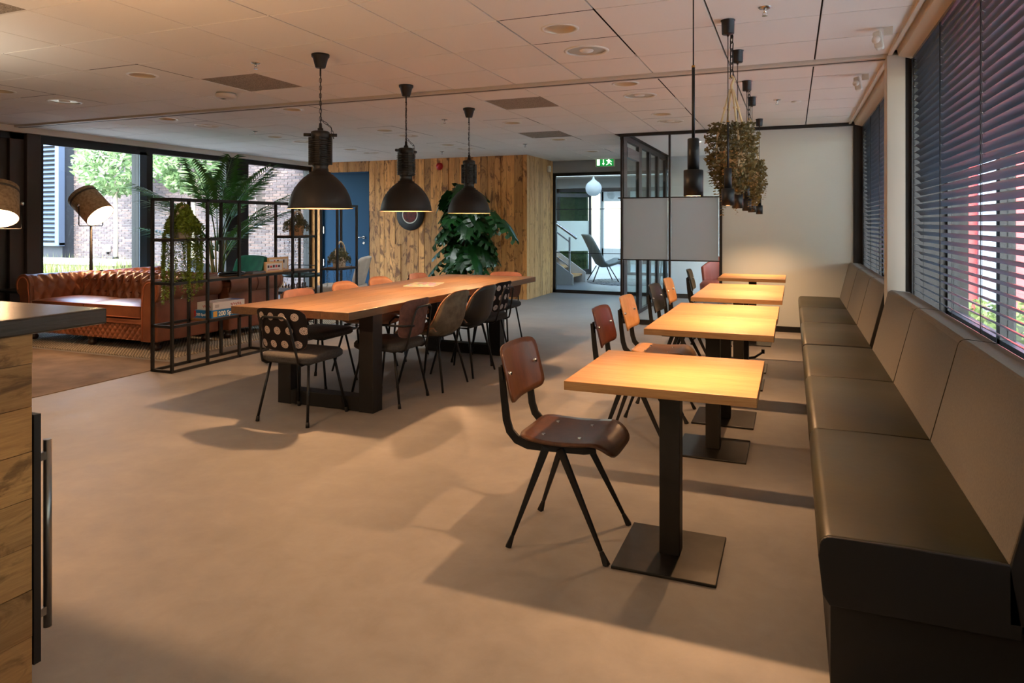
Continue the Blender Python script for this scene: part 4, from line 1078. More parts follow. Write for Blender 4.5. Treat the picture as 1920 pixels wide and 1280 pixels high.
# ================================================================== SOFAS
COG = M('cognac chesterfield leather', (148,92,62), .34, 0, c2=(108,62,42), scale=3.5, bump=.05, bscale=90, bdist=.002); COGD = M('leather button', (92,40,22), .5); WOODF = M('dark turned wood', (44,26,18), .35)
def bulge(p, q): return math.sqrt(abs(sin(pi*p)*sin(pi*q)))
def sweep(b, path, L0, L1, emb, nE, wu, ws, amp, s0=0, s1=9, phase=0):
    cum = [0]
    for a, c in zip(path, path[1:]): cum.append(cum[-1]+math.hypot(c[0]-a[0], c[1]-a[1]))
    n = len(path)
    def f(u, v):
        s = v*cum[-1]; i = 0
        while i < n-2 and cum[i+1] < s: i += 1
        fr = (s-cum[i])/max(1e-6, cum[i+1]-cum[i]); a = path[i]; c = path[i+1]
        x = a[0]+(c[0]-a[0])*fr; z = a[1]+(c[1]-a[1])*fr
        tx, tz = c[0]-a[0], c[1]-a[1]; l = math.hypot(tx, tz) or 1
        nx, nz = tz/l, -tx/l
        e = L0+(L1-L0)*u
        k = 0
        if s0 <= s <= s1: k = amp*(bulge((e-phase)/wu+s/ws, (e-phase)/wu-s/ws)-.35)
        return emb(x+nx*k, e, z+nz*k)
    b.grid(f, nE, 44)
def make_sofa():
    W, D = 1.13, .90
    t = thing('chesterfield_sofa', 'x', 'sofa', (0,0,0), 0, 'cognac leather chesterfield sofas')
    # base with tufted front
    rbox(-W+.10, W-.10, .06, D-.04, .10, .40).build('base', COG, t, bevel=.02)
    b = MB()
    def fr(u, v):
        x = -W+.12+(2*W-.24)*u; z = .105+.17*v; k = bulge(x/.075+z/.085, x/.075-z/.085)
        return (x, .055-.022*k, z)
    b.grid(fr, 220, 22); b.build('tufted_apron', COG, t)
    b = MB(); b.prism([(.02,.275),(.03,.30),(.02,.325),(.05,.335),(.3,.335),(.3,.275)], -W+.14, W-.14, axis='x', sm=False); b.build('front_rail', COG, t, bevel=.012, seg=3)
    # arms
    for s in (-1, 1):
        ri = .125; cx = W-ri; cz = .63
        path = [(W-.27,.36),(W-.27,.46),(W-.275,.55)]+[(cx+ri*cos(rad(a)), cz+ri*sin(rad(a))) for a in range(185, -61, -15)]
        b = MB(); sweep(b, path, .05, D-.02, lambda x, e, z: (s*x, e, z), 60, .125, .25, .026, .0, .42, .05); b.build('arm_tufting', COG, t)
        a = MB(); a.prism([(s*(W-.05),.10),(s*(W-.05),.60),(s*(W-.2),.62),(s*(W-.26),.36),(s*(W-.26),.10)], .03, D-.03); a.build('arm_panel', COG, t, bevel=.015)
        # scroll front
        sc = [(s*(W-.26),.10),(s*(W-.26),.50)]+[(s*(cx+(ri+.006)*cos(rad(k))), cz+(ri+.006)*sin(rad(k))) for k in range(195, -75, -15)]+[(s*(W-.07),.48),(s*(W-.07),.10)]
        b = MB(); b.prism(sc, .012, .06); af = b.build('arm_front', COG, t, bevel=.008)
        b = MB(); ins = [(s*(W-.235),.12),(s*(W-.235),.50)]+[(s*(cx+(ri-.03)*cos(rad(k))), cz+(ri-.03)*sin(rad(k))) for k in range(195, -45, -15)]
        b.tube([(x, .012, z) for x, z in ins], .007, 6); b.build('piping', M('pale cognac piping', (182,104,66), .4), af)
        st = MB(); st.tube([(s*(cx+(ri+.003)*cos(rad(k))), D*.5, cz+(ri+.003)*sin(rad(k))) for k in range(60, -60, -15)], .004, 5)
        st.build('seam', COGD, t)
    # back
    cy = D-.15; rb = .12; cz = .635
    path = [(D-.33,.40),(D-.315,.50),(D-.29,.58)]+[(cy+rb*cos(rad(a)), cz+rb*sin(rad(a))) for a in range(178, -41, -12)]
    b = MB(); sweep(b, path, -W+.24, W-.24, lambda y, e, z: (e, y, z), 150, .14, .27, .032, .0, .50); bto = b.build('back_tufting', COG, t)
    a = MB(); a.prism([(D-.26,.10),(D-.24,.66),(D-.05,.66),(D-.03,.10)], -W+.06, W-.06, axis='x'); a.build('back_panel', COG, t, bevel=.02)
    for kx in range(-6, 7):
        for r_, (yy, zz) in enumerate(((D-.30,.535),(D-.275,.665))):
            x = kx*.14+(.07 if r_ else 0)
            if abs(x) < W-.3: MB().sphere((x, yy, zz), .011, 8, 6).build('button', COGD, bto)
    # cushions
    for x0, x1 in ((-W+.275, -.005), (.005, W-.275)):
        b = MB()
        def cu(u, v, x0=x0, x1=x1):
            return (x0+(x1-x0)*u, .015+(D-.35)*v, .465+.03*(1-(2*u-1)**4)*(1-(2*v-1)**4))
        b.grid(cu, 14, 14); b.box(x0, x1, .015, D-.335, .345, .465)
        cuo = b.build('seat_cushion', COG, t, bevel=.012)
        for z in (.465, .35): MB().tube([(x0,.015,z),(x1,.015,z)], .006, 6).build('piping', M('pale cognac piping', (182,104,66), .4), cuo)
    for x, y in ((-W+.16,.12), (0,.12), (W-.16,.12), (-W+.16,D-.12), (W-.16,D-.12)):
        b = MB(); b.lathe([(.0,.0),(.03,.0),(.045,.02),(.045,.045),(.03,.06),(.05,.08),(.05,.104),(.0,.105)], (x,y,0), 16); b.build('foot', WOODF, t)
    return t
so = make_sofa(); so.location = (-7.215, 5.24, .012); so['label'] = 'cognac leather chesterfield sofa with tufted back, nearest the bar counter'
s2 = dup(so, (-7.13, 7.05, .012), pi, 'cognac chesterfield sofa standing back to back behind the first one')

# ---- rugs
def braid():
    t = NT('braided rug'); t.pset(.95, 0, .2); v = t.coords((1,1,1), 'Object', False)
    w = t.new('ShaderNodeTexWave'); w.wave_type = 'BANDS'; w.bands_direction = 'DIAGONAL'; w.inputs['Scale'].default_value = 16; w.inputs['Distortion'].default_value = 2.5; w.inputs['Detail'].default_value = 2; t.link(v, w.inputs['Vector'])
    n = t.noise(v, 60, 3)
    t.col(t.mix(.4, t.ramp(w.outputs[0], [(.2, lin((112,104,92))), (.8, lin((186,174,154)))]), t.ramp(n, [(.3, lin((98,92,82))), (.7, lin((190,180,160)))]))); t.bump(w.outputs[0], .6, .01); return t.m
o = rbox(-8.7, -5.76, 5.05, 8.6, 0, .011).build('braided_rug', braid()); tag(o, 'grey-beige braided rug under the chesterfield sofas', 'rug')
o = rbox(-8.6, -5.47, 2.2, 4.98, 0, .006).build('low_pile_rug', M('brown low pile', (142,124,106), .95, 0, c2=(106,90,76), scale=3.2, bump=.3, bscale=120, bdist=.003)); tag(o, 'plain brown flat rug in front of the chesterfield sofa', 'rug')
# ================================================================== LOUNGE BEYOND THE RACK
def wire_table(loc, w, d, h, label, name='side_table', mat=BLACK, thick=.03):
    t = thing(name, label, 'table', loc)
    rbox(-w/2, w/2, -d/2, d/2, h-thick, h).build('table_top', mat, t, bevel=.004)
    for sx in (-1, 1):
        for sy in (-1, 1):
            MB().cyl((sx*(w/2-.02), sy*(d/2-.02), 0), (sx*(w/2-.02), sy*(d/2-.02), h-thick), .007, n=8).build('leg', BLACK, t)
    for sy in (-1, 1): MB().cyl((-w/2+.02, sy*(d/2-.02), .02), (w/2-.02, sy*(d/2-.02), .02), .006, n=8).build('foot_rail', BLACK, t)
    return t
wire_table((-8.70, 5.62, .012), .55, .5, .54, 'low black tray-topped side table beside the sofa arm at the glazing')
wire_table((-6.42, 7.40, .012), .95, .45, .46, 'long black coffee table behind the shelf rack', 'coffee_table')
GRNF = M('green velvet', (22,66,38), .95, 0, c2=(15,48,28), scale=6, spec=.1)
def lounge(loc, rz, label, mat, w=.86, hb=.84, seat=.42, name='lounge_chair', legs=BLACK):
    t = thing(name, label, 'armchair', loc, rz)      # faces +Y
    b = MB(); o = rrect(w, .70, .12, 5, 0, 0); b.prism(o, seat-.14, seat, axis='z', sm=True); b.build('seat', mat, t, bevel=.03, seg=3)
    b = MB()
    def f(u, v):
        a = 2*u-1; q = 2*v-1; m = max(abs(a), abs(q)); r = (abs(a)**5+abs(q)**5)**.2 or 1; k = m/r; a *= k; q *= k
        return (a*w/2, -.30-.12*(q+1)/2+.08*a*a, (seat+hb)/2+q*(hb-seat)/2)
    b.grid(f, 18, 12); b.build('backrest', mat, t, solid=.07, bevel=.02)
    for sx in (-1, 1):
        for sy in (-1, 1): MB().tube([(sx*(w/2-.12), sy*.24, seat-.14), (sx*(w/2-.04), sy*.32, 0)], .011, 8).build('leg', legs, t)
    return t
lounge((-7.76, 7.97, .012), rad(160), 'green velvet lounge chair with rounded back behind the rack', GRNF, .92, .85, .44)
BEIGE = M('pale grey upholstery', (176,164,152), .9, 0, c2=(158,148,138), scale=8)
lounge((-6.55, 9.05, 0), rad(112), 'tall pale grey lounge chair in front of the blue door', BEIGE, .64, .84, .40)
PALEB = M('pale blue shell', (170,184,196), .4)
t = thing('tub_chair', 'pale blue moulded tub chair by the courtyard glazing behind the sofas', 'armchair', (-8.6, 8.5, .012), rad(-60))
b = MB()
def tub(u, v):
    a = pi*(.08+.84*u)*1.0+pi; r = .42+.03*v
    return (r*cos(a)*1.0, r*sin(a)*.9, .34+.42*v*(.45+.55*sin(pi*(.08+.84*u))))
b.grid(tub, 24, 8); b.build('shell', PALEB, t, solid=.03, bevel=.008)
b = MB(); b.lathe([(.0,.34),(.40,.34),(.41,.38),(.38,.42),(.0,.43)], n=28, m=Matrix.Diagonal(Vector((1,.9,1)))); b.build('seat', PALEB, t)
for k in range(4): a = k*pi/2+pi/4; MB().tube([(.25*cos(a),.22*sin(a),.34),(.36*cos(a),.33*sin(a),0)], .012, 8).build('leg', WHITE, t)
DKG = M('dark green steel', (22,44,40), .45, .2)
t = thing('tray_table', 'dark green round tray table with hooped handle before the glazing', 'table', (-7.27, 8.98, .0))
b = MB(); b.lathe([(.0,.51),(.29,.51),(.30,.525),(.305,.55),(.298,.55),(.285,.522),(.0,.52)], n=36); b.build('tray', DKG, t)
for s in (-1, 1): MB().tube([(.30*s*.7,-.21,0),(.30*s*.7,-.21,.55),(.28*s*.7,-.21,.66) if 0 else (.30*s*.7,-.21,.56),(.30*s*.7,.21,.56),(.30*s*.7,.21,0)], .009, 8).build('leg_hoop', BLACK, t)
MB().tube([(-.28,0,.53),(-.28,0,.66),(-.24,0,.69),(.24,0,.69),(.28,0,.66),(.28,0,.53)], .008, 8).build('handle', BLACK, t)
CHW = wood('chess table wood', (190,130,76), (140,88,48), (1,12,12), 2, .5, rndv=0)
t = thing('chess_table', 'small wooden table set with a chess board behind the rack', 'table', (-6.55, 7.02+.95, 0)); ct = t
t.location = (-6.84, 8.05, .012)
rbox(-.30, .30, -.30, .30, .37, .40).build('table_top', CHW, t, bevel=.004)
for sx in (-1, 1):
    for sy in (-1, 1): rbox(sx*.26-.02, sx*.26+.02, sy*.26-.02, sy*.26+.02, 0, .37).build('leg', CHW, t)
bd = M('pale square', (206,170,120), .5); bk = M('dark square', (84,50,30), .5)
sq = MB().box(-.029,.029,-.029,.029,0,.002)
m1 = sq.mesh('square', bd); m2 = sq.mesh('square', bk)
for i in range(8):
    for j in range(8): piece('square', (m1, m2)[(i+j) % 2], ct, (-.21+.06*i, -.21+.06*j, .4))
def chess(dark):
    b = MB(); b.lathe([(.0,0),(.018,0),(.018,.008),(.008,.02),(.007,.04),(.012,.046),(.011,.055),(.0,.066)], n=10)
    return b
cmd = chess(0).mesh('chess_piece', M('pale chess wood', (222,196,150), .4)); cmk = chess(0).mesh('chess_piece', M('dark chess wood', (52,32,24), .4))
for j in range(8):
    for i, me, nm in ((0, cmd, 'pale'), (1, cmd, 'pale'), (6, cmk, 'dark'), (7, cmk, 'dark')):
        o = piece('chess_piece', me, None, (-6.84-.21+.06*i, 8.05-.21+.06*j, .414), (0,0,0), (1,1,1.35 if i in (0,7) else 1))
        tag(o, '%s turned wooden chess piece standing on the chess board' % nm, 'chess piece', '%s chess pieces on the board' % nm)

# ---- kentia palm
PALM = leafmat('palm leaf', (72,120,52), (38,78,30), .4, .35, .25)
def frond(L, lean, n=24, leaf=.46):
    b = MB(); pts = []
    for k in range(13):
        s = k/12; pts.append(Vector((lean*L*s**1.7, 0, L*(s-.28*lean*s*s))))
    b.tube(pts, [.009*(1-.8*k/12)+.0015 for k in range(13)], 6)
    for i in range(n):
        s = .36+.64*i/(n-1); f = s*12; k = min(int(f), 11); p = pts[k]+(pts[k+1]-pts[k])*(f-k); d = (pts[k+1]-pts[k]).normalized()
        l = leaf*(1-.55*abs(s-.62)/.4)*random.uniform(.85,1.1)
        for sd in (-1, 1):
            out = (Vector((0, sd, 0))*.85+d*.8+Vector((0,0,.12))).normalized(); w = d.cross(out).normalized()
            u = out.cross(w).normalized()*.0185
            q1 = p+out*l*.5+Vector((0,0,-.01)); q2 = p+out*l+Vector((0,0,-.10*l/.34))
            b.add([p, q1+u, q2, q1-u], [(0,1,2,3)])
    return b
t = thing('kentia_palm', 'tall kentia palm behind the shelf rack in front of the glazing', 'plant', (-7.50, 7.45, .012))
b = MB(); b.lathe([(.0,0),(.17,0),(.21,.40),(.215,.42),(.19,.42),(.0,.39)], n=28); b.build('pot', M('dark planter', (48,48,50), .5), t)
for k in range(6):
    a = k*1.05; b = MB(); b.tube([(.05*cos(a),.05*sin(a),.38),(.08*cos(a),.08*sin(a),.75),(.12*cos(a),.12*sin(a),1.15)], [.016,.013,.010], 7); b.build('stem', M('palm stem', (118,112,66), .6, c2=(88,92,46), scale=5), t)
fr_m = [frond(1.35, .55).mesh('frond', PALM), frond(1.2, .85).mesh('frond', PALM), frond(1.05, 1.1, 22).mesh('frond', PALM)]
for k in range(15):
    a = k*2.4; q = (0,0,1,1,2)[k % 5]; z0 = (1.05,.95,.85,.7,.6)[k % 5]
    piece('frond', fr_m[q], t, (.07*cos(a), .07*sin(a), z0), (0, rad(random.uniform(-6, 8)), a))

# ---- monstera on a pole
MON = leafmat('monstera leaf', (30,74,30), (14,44,20), .32, .5, .12)
def mon_leaf():
    b = MB(); n = 5; 
    def half(t_): return .50*math.sqrt(max(0, sin(pi*min(1, t_*.93+.07))))*(1-.25*t_)
    for sd in (-1, 1):
        b.grid(lambda u, v: (sd*half(u)*.60*v, u-.12*(1-u)*v*.5, -.10*u*u-.03*v), 8, 1, sm=False)
        for i in range(n):
            t0 = .0+i*.195; t1 = t0+.172; tm = (t0+t1)/2; h = half(tm)*1.1; dr = .10+.04*i
            ins = .55; out = 1.0
            p0 = (sd*half(t0)*ins, t0, -.10*t0*t0-.02); p1 = (sd*half(t1)*ins, t1, -.10*t1*t1-.02)
            a0 = (sd*h*.70, t0+dr*.45-.12*(1-tm)*1.4, -.06-.10*tm); a1 = (sd*h*.72, t1+dr*.40-.12*(1-tm)*1.4, -.06-.10*tm)
            e0 = (sd*h*1.02, t0+dr*.75+.01-.16*(1-tm)*1.6, -.16-.12*tm); e1 = (sd*h*.98, t1+dr*.6-.16*(1-tm)*1.6, -.15-.12*tm)
            b.add([p0, p1, a1, a0, e1, e0], [(0,1,2,3), (3,2,4,5)])
    return b
ml = mon_leaf().mesh('leaf', MON)
t = thing('monstera_plant', 'big climbing monstera plant with split leaves against the plank wall', 'plant', (-5.30, 10.85, 0))
b = MB(); b.lathe([(.0,0),(.22,0),(.26,.42),(.27,.44),(.24,.44),(.0,.41)], n=28); b.build('pot', M('anthracite pot', (40,42,46), .5), t)
MB().cyl((0,0,.4), (0,0,1.95), .045, .04, 12).build('moss_pole', M('coir pole', (46,34,24), .95, bump=.6, bscale=60, bdist=.01), t)
random.seed(11)
for k in range(64):
    z = .62+1.36*(k/63)**.9; a = k*2.399+random.uniform(-.3,.3)
    R_ = .50-.06*abs(z-1.1) if z < 1.55 else .34-.2*(z-1.55)
    R_ *= random.uniform(.55, 1.05)
    p = Vector((R_*cos(a), R_*sin(a)*.7, z+random.uniform(-.05,.1)))
    s = random.uniform(.34, .48)
    ea = a+random.uniform(-.5,.5)
    # leaf's tip points outwards and down, its face out and up
    piece('leaf', ml, t, p-Vector((cos(ea),sin(ea),0))*s*.25, (rad(random.uniform(-62,-28)), rad(random.uniform(-25,25)), ea-pi/2), (s,s,s))
    if k % 2 == 0: MB().tube([(0,0,max(.45,z-.25)), (p.x*.5, p.y*.5, z-.02), tuple(p-Vector((cos(ea),sin(ea),0))*s*.25)], .006, 5).build('leaf_stalk', M('stalk', (44,84,34), .5), t)
for (x, z, an, s) in ((.62, 1.55, -.3, .42), (.80, 1.42, -.1, .44), (.02, 2.02, -1.6, .46), (-.22, 1.92, 2.8, .42), (.2, 1.98, -.4, .40)):
    piece('leaf', ml, t, (x, -.15, z), (rad(-48), 0, an-pi/2), (s,s,s))
MB().tube([(0,0,1.4),(.3,-.1,1.62),(.66,-.15,1.56)], .007, 5).build('leaf_stalk', M('stalk', (44,84,34), .5), t)
random.seed(5)

# ================================================================== VENETIAN BLINDS
SLAT = M('dark blind slat', (66,74,84), .28, .35)
def blind(y0, y1, label, nm):
    t = thing('venetian_blind', label, 'blind', (.806, 0, 0), 0, 'dark venetian blinds in the right-hand windows'); z0, z1, n = .845, 2.50, 37; L = y1-y0
    b = MB(); pr = [(-.0215, .0100), (-.011, .0088), (0, .0040), (.011, -.0050), (.0215, -.0185)]
    b.grid(lambda u, v: (pr[int(round(v*4))][0], (u-.5)*L, pr[int(round(v*4))][1]), 1, 4); me = b.mesh('slat', SLAT)
    for k in range(n): piece('slat', me, t, (0, (y0+y1)/2, z0+(z1-z0-.03)*k/(n-1)))
    rbox(-.028, .028, y0, y1, z1, z1+.045).build('head_rail', SLAT, t); rbox(-.022, .022, y0, y1, z0-.03, z0-.012).build('bottom_rail', SLAT, t)
    yy = [y0+.06+(L-.12)*k/nm for k in range(nm+1)]
    for y in yy:
        for x in (-.027, .027): MB().tube([(x, y, z0-.02), (x, y, z1)], .0013, 4).build('cord', BLACKM, t)
        MB().tube([(-.030, y+.012, z0-.02), (-.030, y+.012, z1)], .0018, 4).build('ladder_tape', BLACKM, t)
        c = MB()
        for k in range(n):
            z = z0+(z1-z0-.03)*k/(n-1); c.bar((-.027, y-.004, z+.010), (-.014, y+.003, z+.005), .004, .002)
        tag(c.build('slat_clip', M('grey clip', (150,150,150), .4, .6), t), kind='stuff')
blind(1.73, 5.50, 'large dark venetian blind over the nearer bench unit', 4)
blind(5.82, 9.12, 'dark venetian blind over the farther bench unit', 4)

# ================================================================== OUTSIDE
struct(rbox(-40, 30, -30, 60, -.5, -.22).build('ground', M('outside paving', (150,148,144), .9, var=.2, scale=2)))
# courtyard: brick wall facing the glazing
BRICKM = M('grey brown brick', (120,108,106), .9, 0, c2=(90,80,80), scale=7, bump=.4, bscale=40, bdist=.004); MORT = M('pale mortar', (150,150,154), .95)
bw = shell('wall_courtyard'); BY = 12.3
rbox(-18.2, -9.12, BY, BY+.2, -.2, 4.2).build('mortar_bed', MORT, bw)
bm_ = [MB(), MB(), MB()]
r = 0; z = -.1
while z < 4.1:
    x = -18.2-(.11 if r % 2 else 0)
    while x < -9.3:
        L = .21
        if not (1.27 < z < 2.26 and -11.25 < x+.1 < -10.97):
            q = random.uniform(0, .008); bm_[random.randrange(3)].box(x, x+L-.012, BY-.012-q, BY, z, z+.050)
        x += L
    z += .0625; r += 1
for k, c in enumerate(((104,94,94), (92,84,86), (116,102,98))):
    o = bm_[k].build('brickwork', M('brick tone %d' % k, c, .9, 0, c2=tuple(int(q*.82) for q in c), scale=9, bump=.3, bscale=60), bw, fix=False); o['kind'] = 'stuff'
rbox(-11.24, -10.98, BY-.010, BY+.0, 1.30, 2.28).build('slot_shade_plate', M('slot shade', (66,62,60), .9), bw)  # flat dark plate stands in for the shade inside the niche
# louvred plant box
lv = thing('louvre_unit', 'blue-grey louvred metal unit at the end of the courtyard', 'louvre', (-18.22, 11.9, 0))
LVM = M('louvre metal', (84,100,122), .45, .3)
rbox(-1.1, 1.0, .08, .5, -.2, 3.6).build('back', M('louvre shade', (34,40,48), .7), lv)  # dark backing stands in for the shade between the blades
lm = MB().obox((0,0,0), (2.0,.10,.012), (rad(38),0,0)).mesh('louvre_blade', LVM)
for k in range(22): piece('louvre_blade', lm, lv, (-.08, .02, .95+k*.115))
rbox(.92, 1.06, -.06, .1, .8, 3.6).build('post', LVM, lv); rbox(-1.1, 1.06, -.04, .1, .78, .86).build('rail', LVM, lv)
# stone ledge, trees, grass
o = thing('planter_ledge', 'long pale stone planter ledge in the courtyard', 'planter', (0,0,0)); STN = M('pale stone', (196,192,186), .8, var=.12, scale=3)
rbox(-18, -13.2, 10.3, 10.9, .46, .56).build('coping', STN, o); rbox(-17.9, -13.3, 10.35, 10.85, -.2, .46).build('planter_wall', M('planter side', (150,140,132), .85, var=.15), o)
CRN = leafmat('pale green tree leaf', (150,176,122), (70,104,58), .35, 0, .25)
def tree(loc, zc, r, label, zt):
    t = thing('courtyard_tree', label, 'tree', loc, 0, 'round-headed courtyard trees'); f = MB()
    for i in range(1700):
        d = Vector((random.gauss(0,1), random.gauss(0,1), random.gauss(0,1))).normalized()*r*random.uniform(.45,1)**.5
        p = Vector((0,0,zc))+Vector((d.x, d.y, d.z*.82)); e = Euler((random.uniform(0,6.3), random.uniform(0,6.3), random.uniform(0,6.3))).to_matrix(); s = random.uniform(.055,.11)
        f.add([p+e @ Vector(v) for v in ((0,-s,0),(s*.4,0,s*.1),(0,s,0),(-s*.4,0,s*.1))], [(0,1,2,3)])
    tag(f.build('crown', CRN, t, fix=False), kind='stuff')
    b = MB(); b.tube([(0,0,-.2),(.01,0,zt*.5),(0,0,zt)], [.05,.045,.04], 10)
    for k in range(6): a = k*1.05; b.tube([(0,0,zt-.05),(r*.3*cos(a), r*.3*sin(a), zt+r*.4)], [.02,.01], 6)
    b.build('trunk', M('pale bark', (188,180,160), .85, var=.2, scale=8), t)
    MB().cyl((0,0,.56),(0,0,.60), .058, n=12).build('tree_tie', BLACKM, t)
tree((-14.25, 11.15, 0), 2.66, .86, 'round-headed courtyard tree behind the tilted floor lamp', 2.05)
tree((-11.9, 11.15, 0), 2.60, .80, 'round-headed courtyard tree partly hidden by the palm', 2.0)
t = thing('grass_tuft', 'feathery green grass growing along the courtyard planter', 'grass', (0,0,0), 0, None, None); gb = MB()
for i in range(900):
    x = random.uniform(-15.6, -11.2); y = random.uniform(9.75, 10.08); h = random.uniform(.35,.75); a = random.uniform(0,6.3); p = Vector((x,y,.0)); q = p+Vector((.18*cos(a), .18*sin(a), h)); m_ = p+Vector((.05*cos(a), .05*sin(a), h*.6)); w = Vector((-sin(a), cos(a), 0))*.006
    gb.add([p-w, p+w, m_+w, m_-w, q], [(0,1,2,3),(3,2,4)])
o = gb.build('blades', leafmat('grass blade', (150,160,96), (104,120,60), .6, 0, .3), t, fix=False); tag(o, kind='stuff')
t = thing('garden_light', 'small white box light on the courtyard brick wall', 'lamp', (-15.95, BY-.02, .72)); rbox(-.09,.09,-.06,0,-.08,.08).build('box', WHITE, t, bevel=.01); rbox(-.02,.02,-.05,0,-.14,-.08).build('bracket', BLACKM, t)
# street side behind the blinds
REDM = M('red cladding', (236,84,84), .6); PIER = M('blue grey pier', (132,148,168), .6)
t = thing('red_building', 'red clad facade with blue-grey piers seen through the venetian blinds', 'building', (0, 13.2, 0))
rbox(1.2, 8, .2, .4, -.3, 4.2).build('wall', PIER, t)
for a, b_ in ((1.33, 1.72), (2.25, 2.78), (3.24, 4.6), (5.0, 6.4)): rbox(a, b_, 0, .2, -.3, 3.4).build('red_panel', REDM, t)
for a, b_ in ((1.72, 2.25), (2.78, 3.11), (4.6, 5.0)): rbox(a, b_, -.1, .2, -.3, 4.2).build('pier', PIER, t)
rbox(3.13, 3.22, -.05, .2, -.3, 3.4).build('white_post', WHITE, t)
for z in (.2, 1.0, 1.8, 2.6): rbox(1.82, 2.15, -.11, -.1, z, z+.55).build('window_pane', M('dark pane', (30,36,44), .2), t)
HED = leafmat('hedge leaf', (160,180,110), (100,126,64), .5, 0, .3)
t = thing('clipped_hedge', 'low green hedge outside the venetian blinds', 'hedge', (1.95, 8.6, 0)); f = MB()
for i in range(3200):
    p = Vector((random.uniform(-.5,1.6), random.uniform(-1.2,.9), random.random()**.6*.75-.25)); e = Euler((random.uniform(0,6.3), random.uniform(0,6.3), 0)).to_matrix(); s = random.uniform(.03,.06)
    f.add([p+e @ Vector(v) for v in ((0,-s,0),(s*.35,0,0),(0,s,0),(-s*.35,0,0))], [(0,1,2,3)])
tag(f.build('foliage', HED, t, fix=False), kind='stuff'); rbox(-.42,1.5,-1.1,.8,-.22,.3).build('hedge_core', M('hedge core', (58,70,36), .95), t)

# ================================================================== HALL BEYOND THE GLAZING
t = thing('staircase', 'white steel staircase with oak treads and tube railing behind the hall glazing', 'stairs', (-4.95, 14.55, 0))
WST = M('white steel', (190,194,196), .5); TRD = wood('stair tread', (226,180,112), (190,140,80), (1,12,12), 2, .5, rndv=.05)
for k in range(7): rbox(-.42-.0, .42, .0, .95, .19*(k+1)-.04, .19*(k+1)).build('tread', TRD, t, loc=(-.27*k, 0, 0))
for y in (-.02, .97):
    b = MB(); b.prism([(.50,0),(.50,.22),(-2.1,2.05),(-2.1,1.7),(.12,0)], y-.02, y+.02); b.build('stringer', WST, t)
for y in (-.02,):
    b = MB(); b.tube([(.58,y,1.02),(.50,y,1.08),(-1.5,y,2.45)], .028, 10); b.build('handrail', CHROME, t)
    for x, z0, z1 in ((.42,.25,1.05), (-.35,.8,1.62), (-1.1,1.3,2.15)): MB().bar((x,y,z0),(x,y,z1), .035).build('baluster_post', WST, t)
    b = MB(); b.bar((.42,y,.95),(-1.5,y,2.28), .03); b.bar((.42,y,.40),(-1.5,y,1.75), .03); b.build('rail', WST, t)
WGL = frosted('opal glass', (236,240,240), .5)
for i, (x, y, z, r_, l) in enumerate(((-4.24, 15.45, 2.16, .185, 'large white globe pendant lamp in the hall behind the glazing'), (-4.53, 18.3, 2.12, .11, 'small white globe pendant lamp far back in the lobby'))):
    t = thing('globe_pendant', l, 'lamp', (x, y, 0), 0, 'white globe pendants in the hall')
    b = MB(); b.sphere((0,0,z), r_, 24, 16); b.lathe([(.075*r_/.185,z+r_*.93),(.03*r_/.185,z+r_*1.15),(.012,z+r_*1.45),(.0,z+r_*1.5)], n=20); b.build('globe', WGL, t)
    MB().cyl((0,0,z+r_*1.4),(0,0,2.665 if i == 0 else 2.575), .004, n=8).build('cable', WHITE, t)
EGG = M('grey green shell', (120,130,128), .55)
t = thing('egg_lounge_chair', 'grey-green high-back shell lounge chair on the round hall rug', 'armchair', (-4.05, 15.75, 0), rad(-62))
b = MB()
pr = [(.42,.40),(.28,.42),(.10,.36),(-.08,.34),(-.20,.42),(-.30,.60),(-.40,.82),(-.50,1.02),(-.55,1.10)]
def egg(u, v):
    k = v*(len(pr)-1); i = min(int(k), len(pr)-2); fr_ = k-i; y = pr[i][0]*(1-fr_)+pr[i+1][0]*fr_; z = pr[i][1]*(1-fr_)+pr[i+1][1]*fr_; a = 2*u-1
    w = .36*(1-.35*max(0, v-.6)/.4)*(1-.2*max(0,.2-v)/.2); l = abs(a)**2.4
    return (a*w, y+.14*l*min(1, v*1.6), z+.12*l*(1-v))
b.grid(egg, 20, 26); b.build('shell', EGG, t, solid=.03)
for sx in (-1, 1):
    for sy in (-1, 1): MB().tube([(sx*.14, sy*.12-.05, .36), (sx*.30, sy*.30-.05, .012)], .013, 8).build('leg', BLACK, t)
o = MB(); o.lathe([(.0,.0),(.94,.0),(.94,.010),(.0,.011)], (-3.5,15.75,0), 48)
t_ = NT('speckled round rug'); t_.pset(.95); v_ = t_.coords((1,1,1), 'Object', False); wv = t_.new('ShaderNodeTexVoronoi'); wv.inputs['Scale'].default_value = 14; t_.link(v_, wv.inputs['Vector']); t_.col(t_.ramp(wv.outputs[0], [(.25, lin((60,62,66))), (.5, lin((168,168,164)))]))
tag(o.build('round_rug', t_.m), 'round grey speckled rug under the hall lounge chair', 'rug')
t = thing('wall_poster', 'blue and white poster on the timber hall wall', 'poster', (-6.19, 17.2, 1.5)); rbox(0,.02,-.35,.35,-.42,.42).build('board', M('poster blue', (52,60,140), .5), t); rbox(.0201,.022,-.33,.33,-.40,-.02).build('photo_area', M('poster photo', (88,120,160), .5, c2=(60,62,66), scale=4), t); rbox(.0201,.022,-.3,.1,.05,.1).build('title_bar', INKW, t)
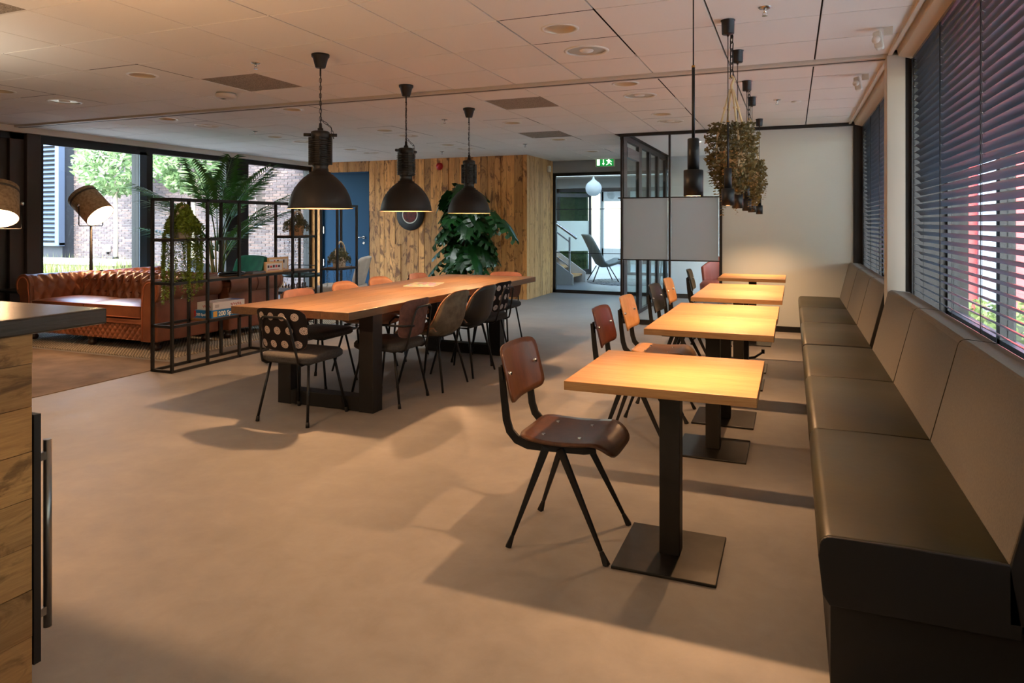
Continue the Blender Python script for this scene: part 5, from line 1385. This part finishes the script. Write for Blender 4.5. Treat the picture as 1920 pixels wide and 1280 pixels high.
# meeting room furniture
t = thing('tub_armchair', 'terracotta tub armchair inside the glazed meeting room', 'armchair', (-.95, 11.3, 0), rad(150)); TER = M('terracotta leather', (150,70,50), .5)
b = MB(); b.grid(lambda u, v: ((.42+.05*v)*cos(pi*(1+u)), (.42+.05*v)*sin(pi*(1+u))*.95, .28+.62*v*(.6+.4*sin(pi*u))), 24, 8); b.build('shell', TER, t, solid=.06, bevel=.015)
b = MB(); b.lathe([(.0,.26),(.40,.26),(.41,.40),(.36,.45),(.0,.46)], n=28); b.build('seat', TER, t)
for k in range(4): a = k*pi/2+.78; MB().cyl((.28*cos(a),.28*sin(a),.26),(.32*cos(a),.32*sin(a),0), .015, n=8).build('leg', BLACK, t)
t = thing('bar_stool', 'white metal stool frame in the hall seen through the glazed room', 'stool', (-2.35, 14.3, 0)); rbox(-.2,.2,-.2,.2,.70,.74).build('seat', WHITE, t, bevel=.02)
for sx in (-1,1):
    for sy in (-1,1): MB().tube([(sx*.15,sy*.15,.70),(sx*.22,sy*.22,0)], .012, 8).build('leg', M('grey metal', (140,144,146), .4, .5), t)
t = thing('bag_strap', 'thin black strap lying on the floor by the farther cafe table legs', 'strap', (0,0,0)); MB().tube([(-.60,7.25,.012),(-.48,7.22,.012),(-.34,7.20,.04),(-.27,7.22,.09)], .012, 5).build('webbing', BLACKM, t); rbox(-.28,-.25,7.20,7.24,.08,.12).build('buckle', BLACK, t)

# outside the view: the bar counter's lamp, and uplighters added to brighten the ceiling
BARL = EM('opal bulb', (255,206,150), 3.0)
t = thing('opal_globe_lamp', 'small opal globe lamp hanging over the bar counter', 'lamp', (-2.95, 1.50, 0))
b = MB(); b.sphere((0,0,1.76), .05, 20, 14); b.build('globe', BARL, t).visible_shadow = True
MB().cyl((0,0,1.76),(0,0,2.57), .004, n=8).build('cable', BLACK, t)
lamp('globe_light', 'POINT', (-2.95, 1.50, 1.69), P_COUNTER, WARM, .04)
for x, y, l in ((-5.6, 2.0, 'added black fill uplighter behind the bar, by the brown rug'), (-2.6, -.6, 'added black fill uplighter behind the camera at the bar end'), (-.35, -1.3, 'added black fill uplighter behind the camera beside the bench')):
    t = thing('added_uplighter', l, 'lamp', (x, y, 0), 0, 'added unseen fill uplighters')
    MB().cyl((0,0,0),(0,0,.025), .14, n=24).build('base', BLACKM, t); MB().cyl((0,0,.02),(0,0,1.70), .011, n=10).build('pole', BLACKM, t)
    b = MB(); b.lathe([(.02,1.69),(.06,1.71),(.15,1.80),(.155,1.80),(.065,1.70),(.02,1.685)], n=28); b.build('bowl', BLACKM, t)
    o = lamp('fill_uplight', 'SPOT', (x, y, 1.76), P_UPFILL, SOFTW, .10, spot_size=rad(165), spot_blend=.5); o.rotation_euler = (pi, 0, 0)
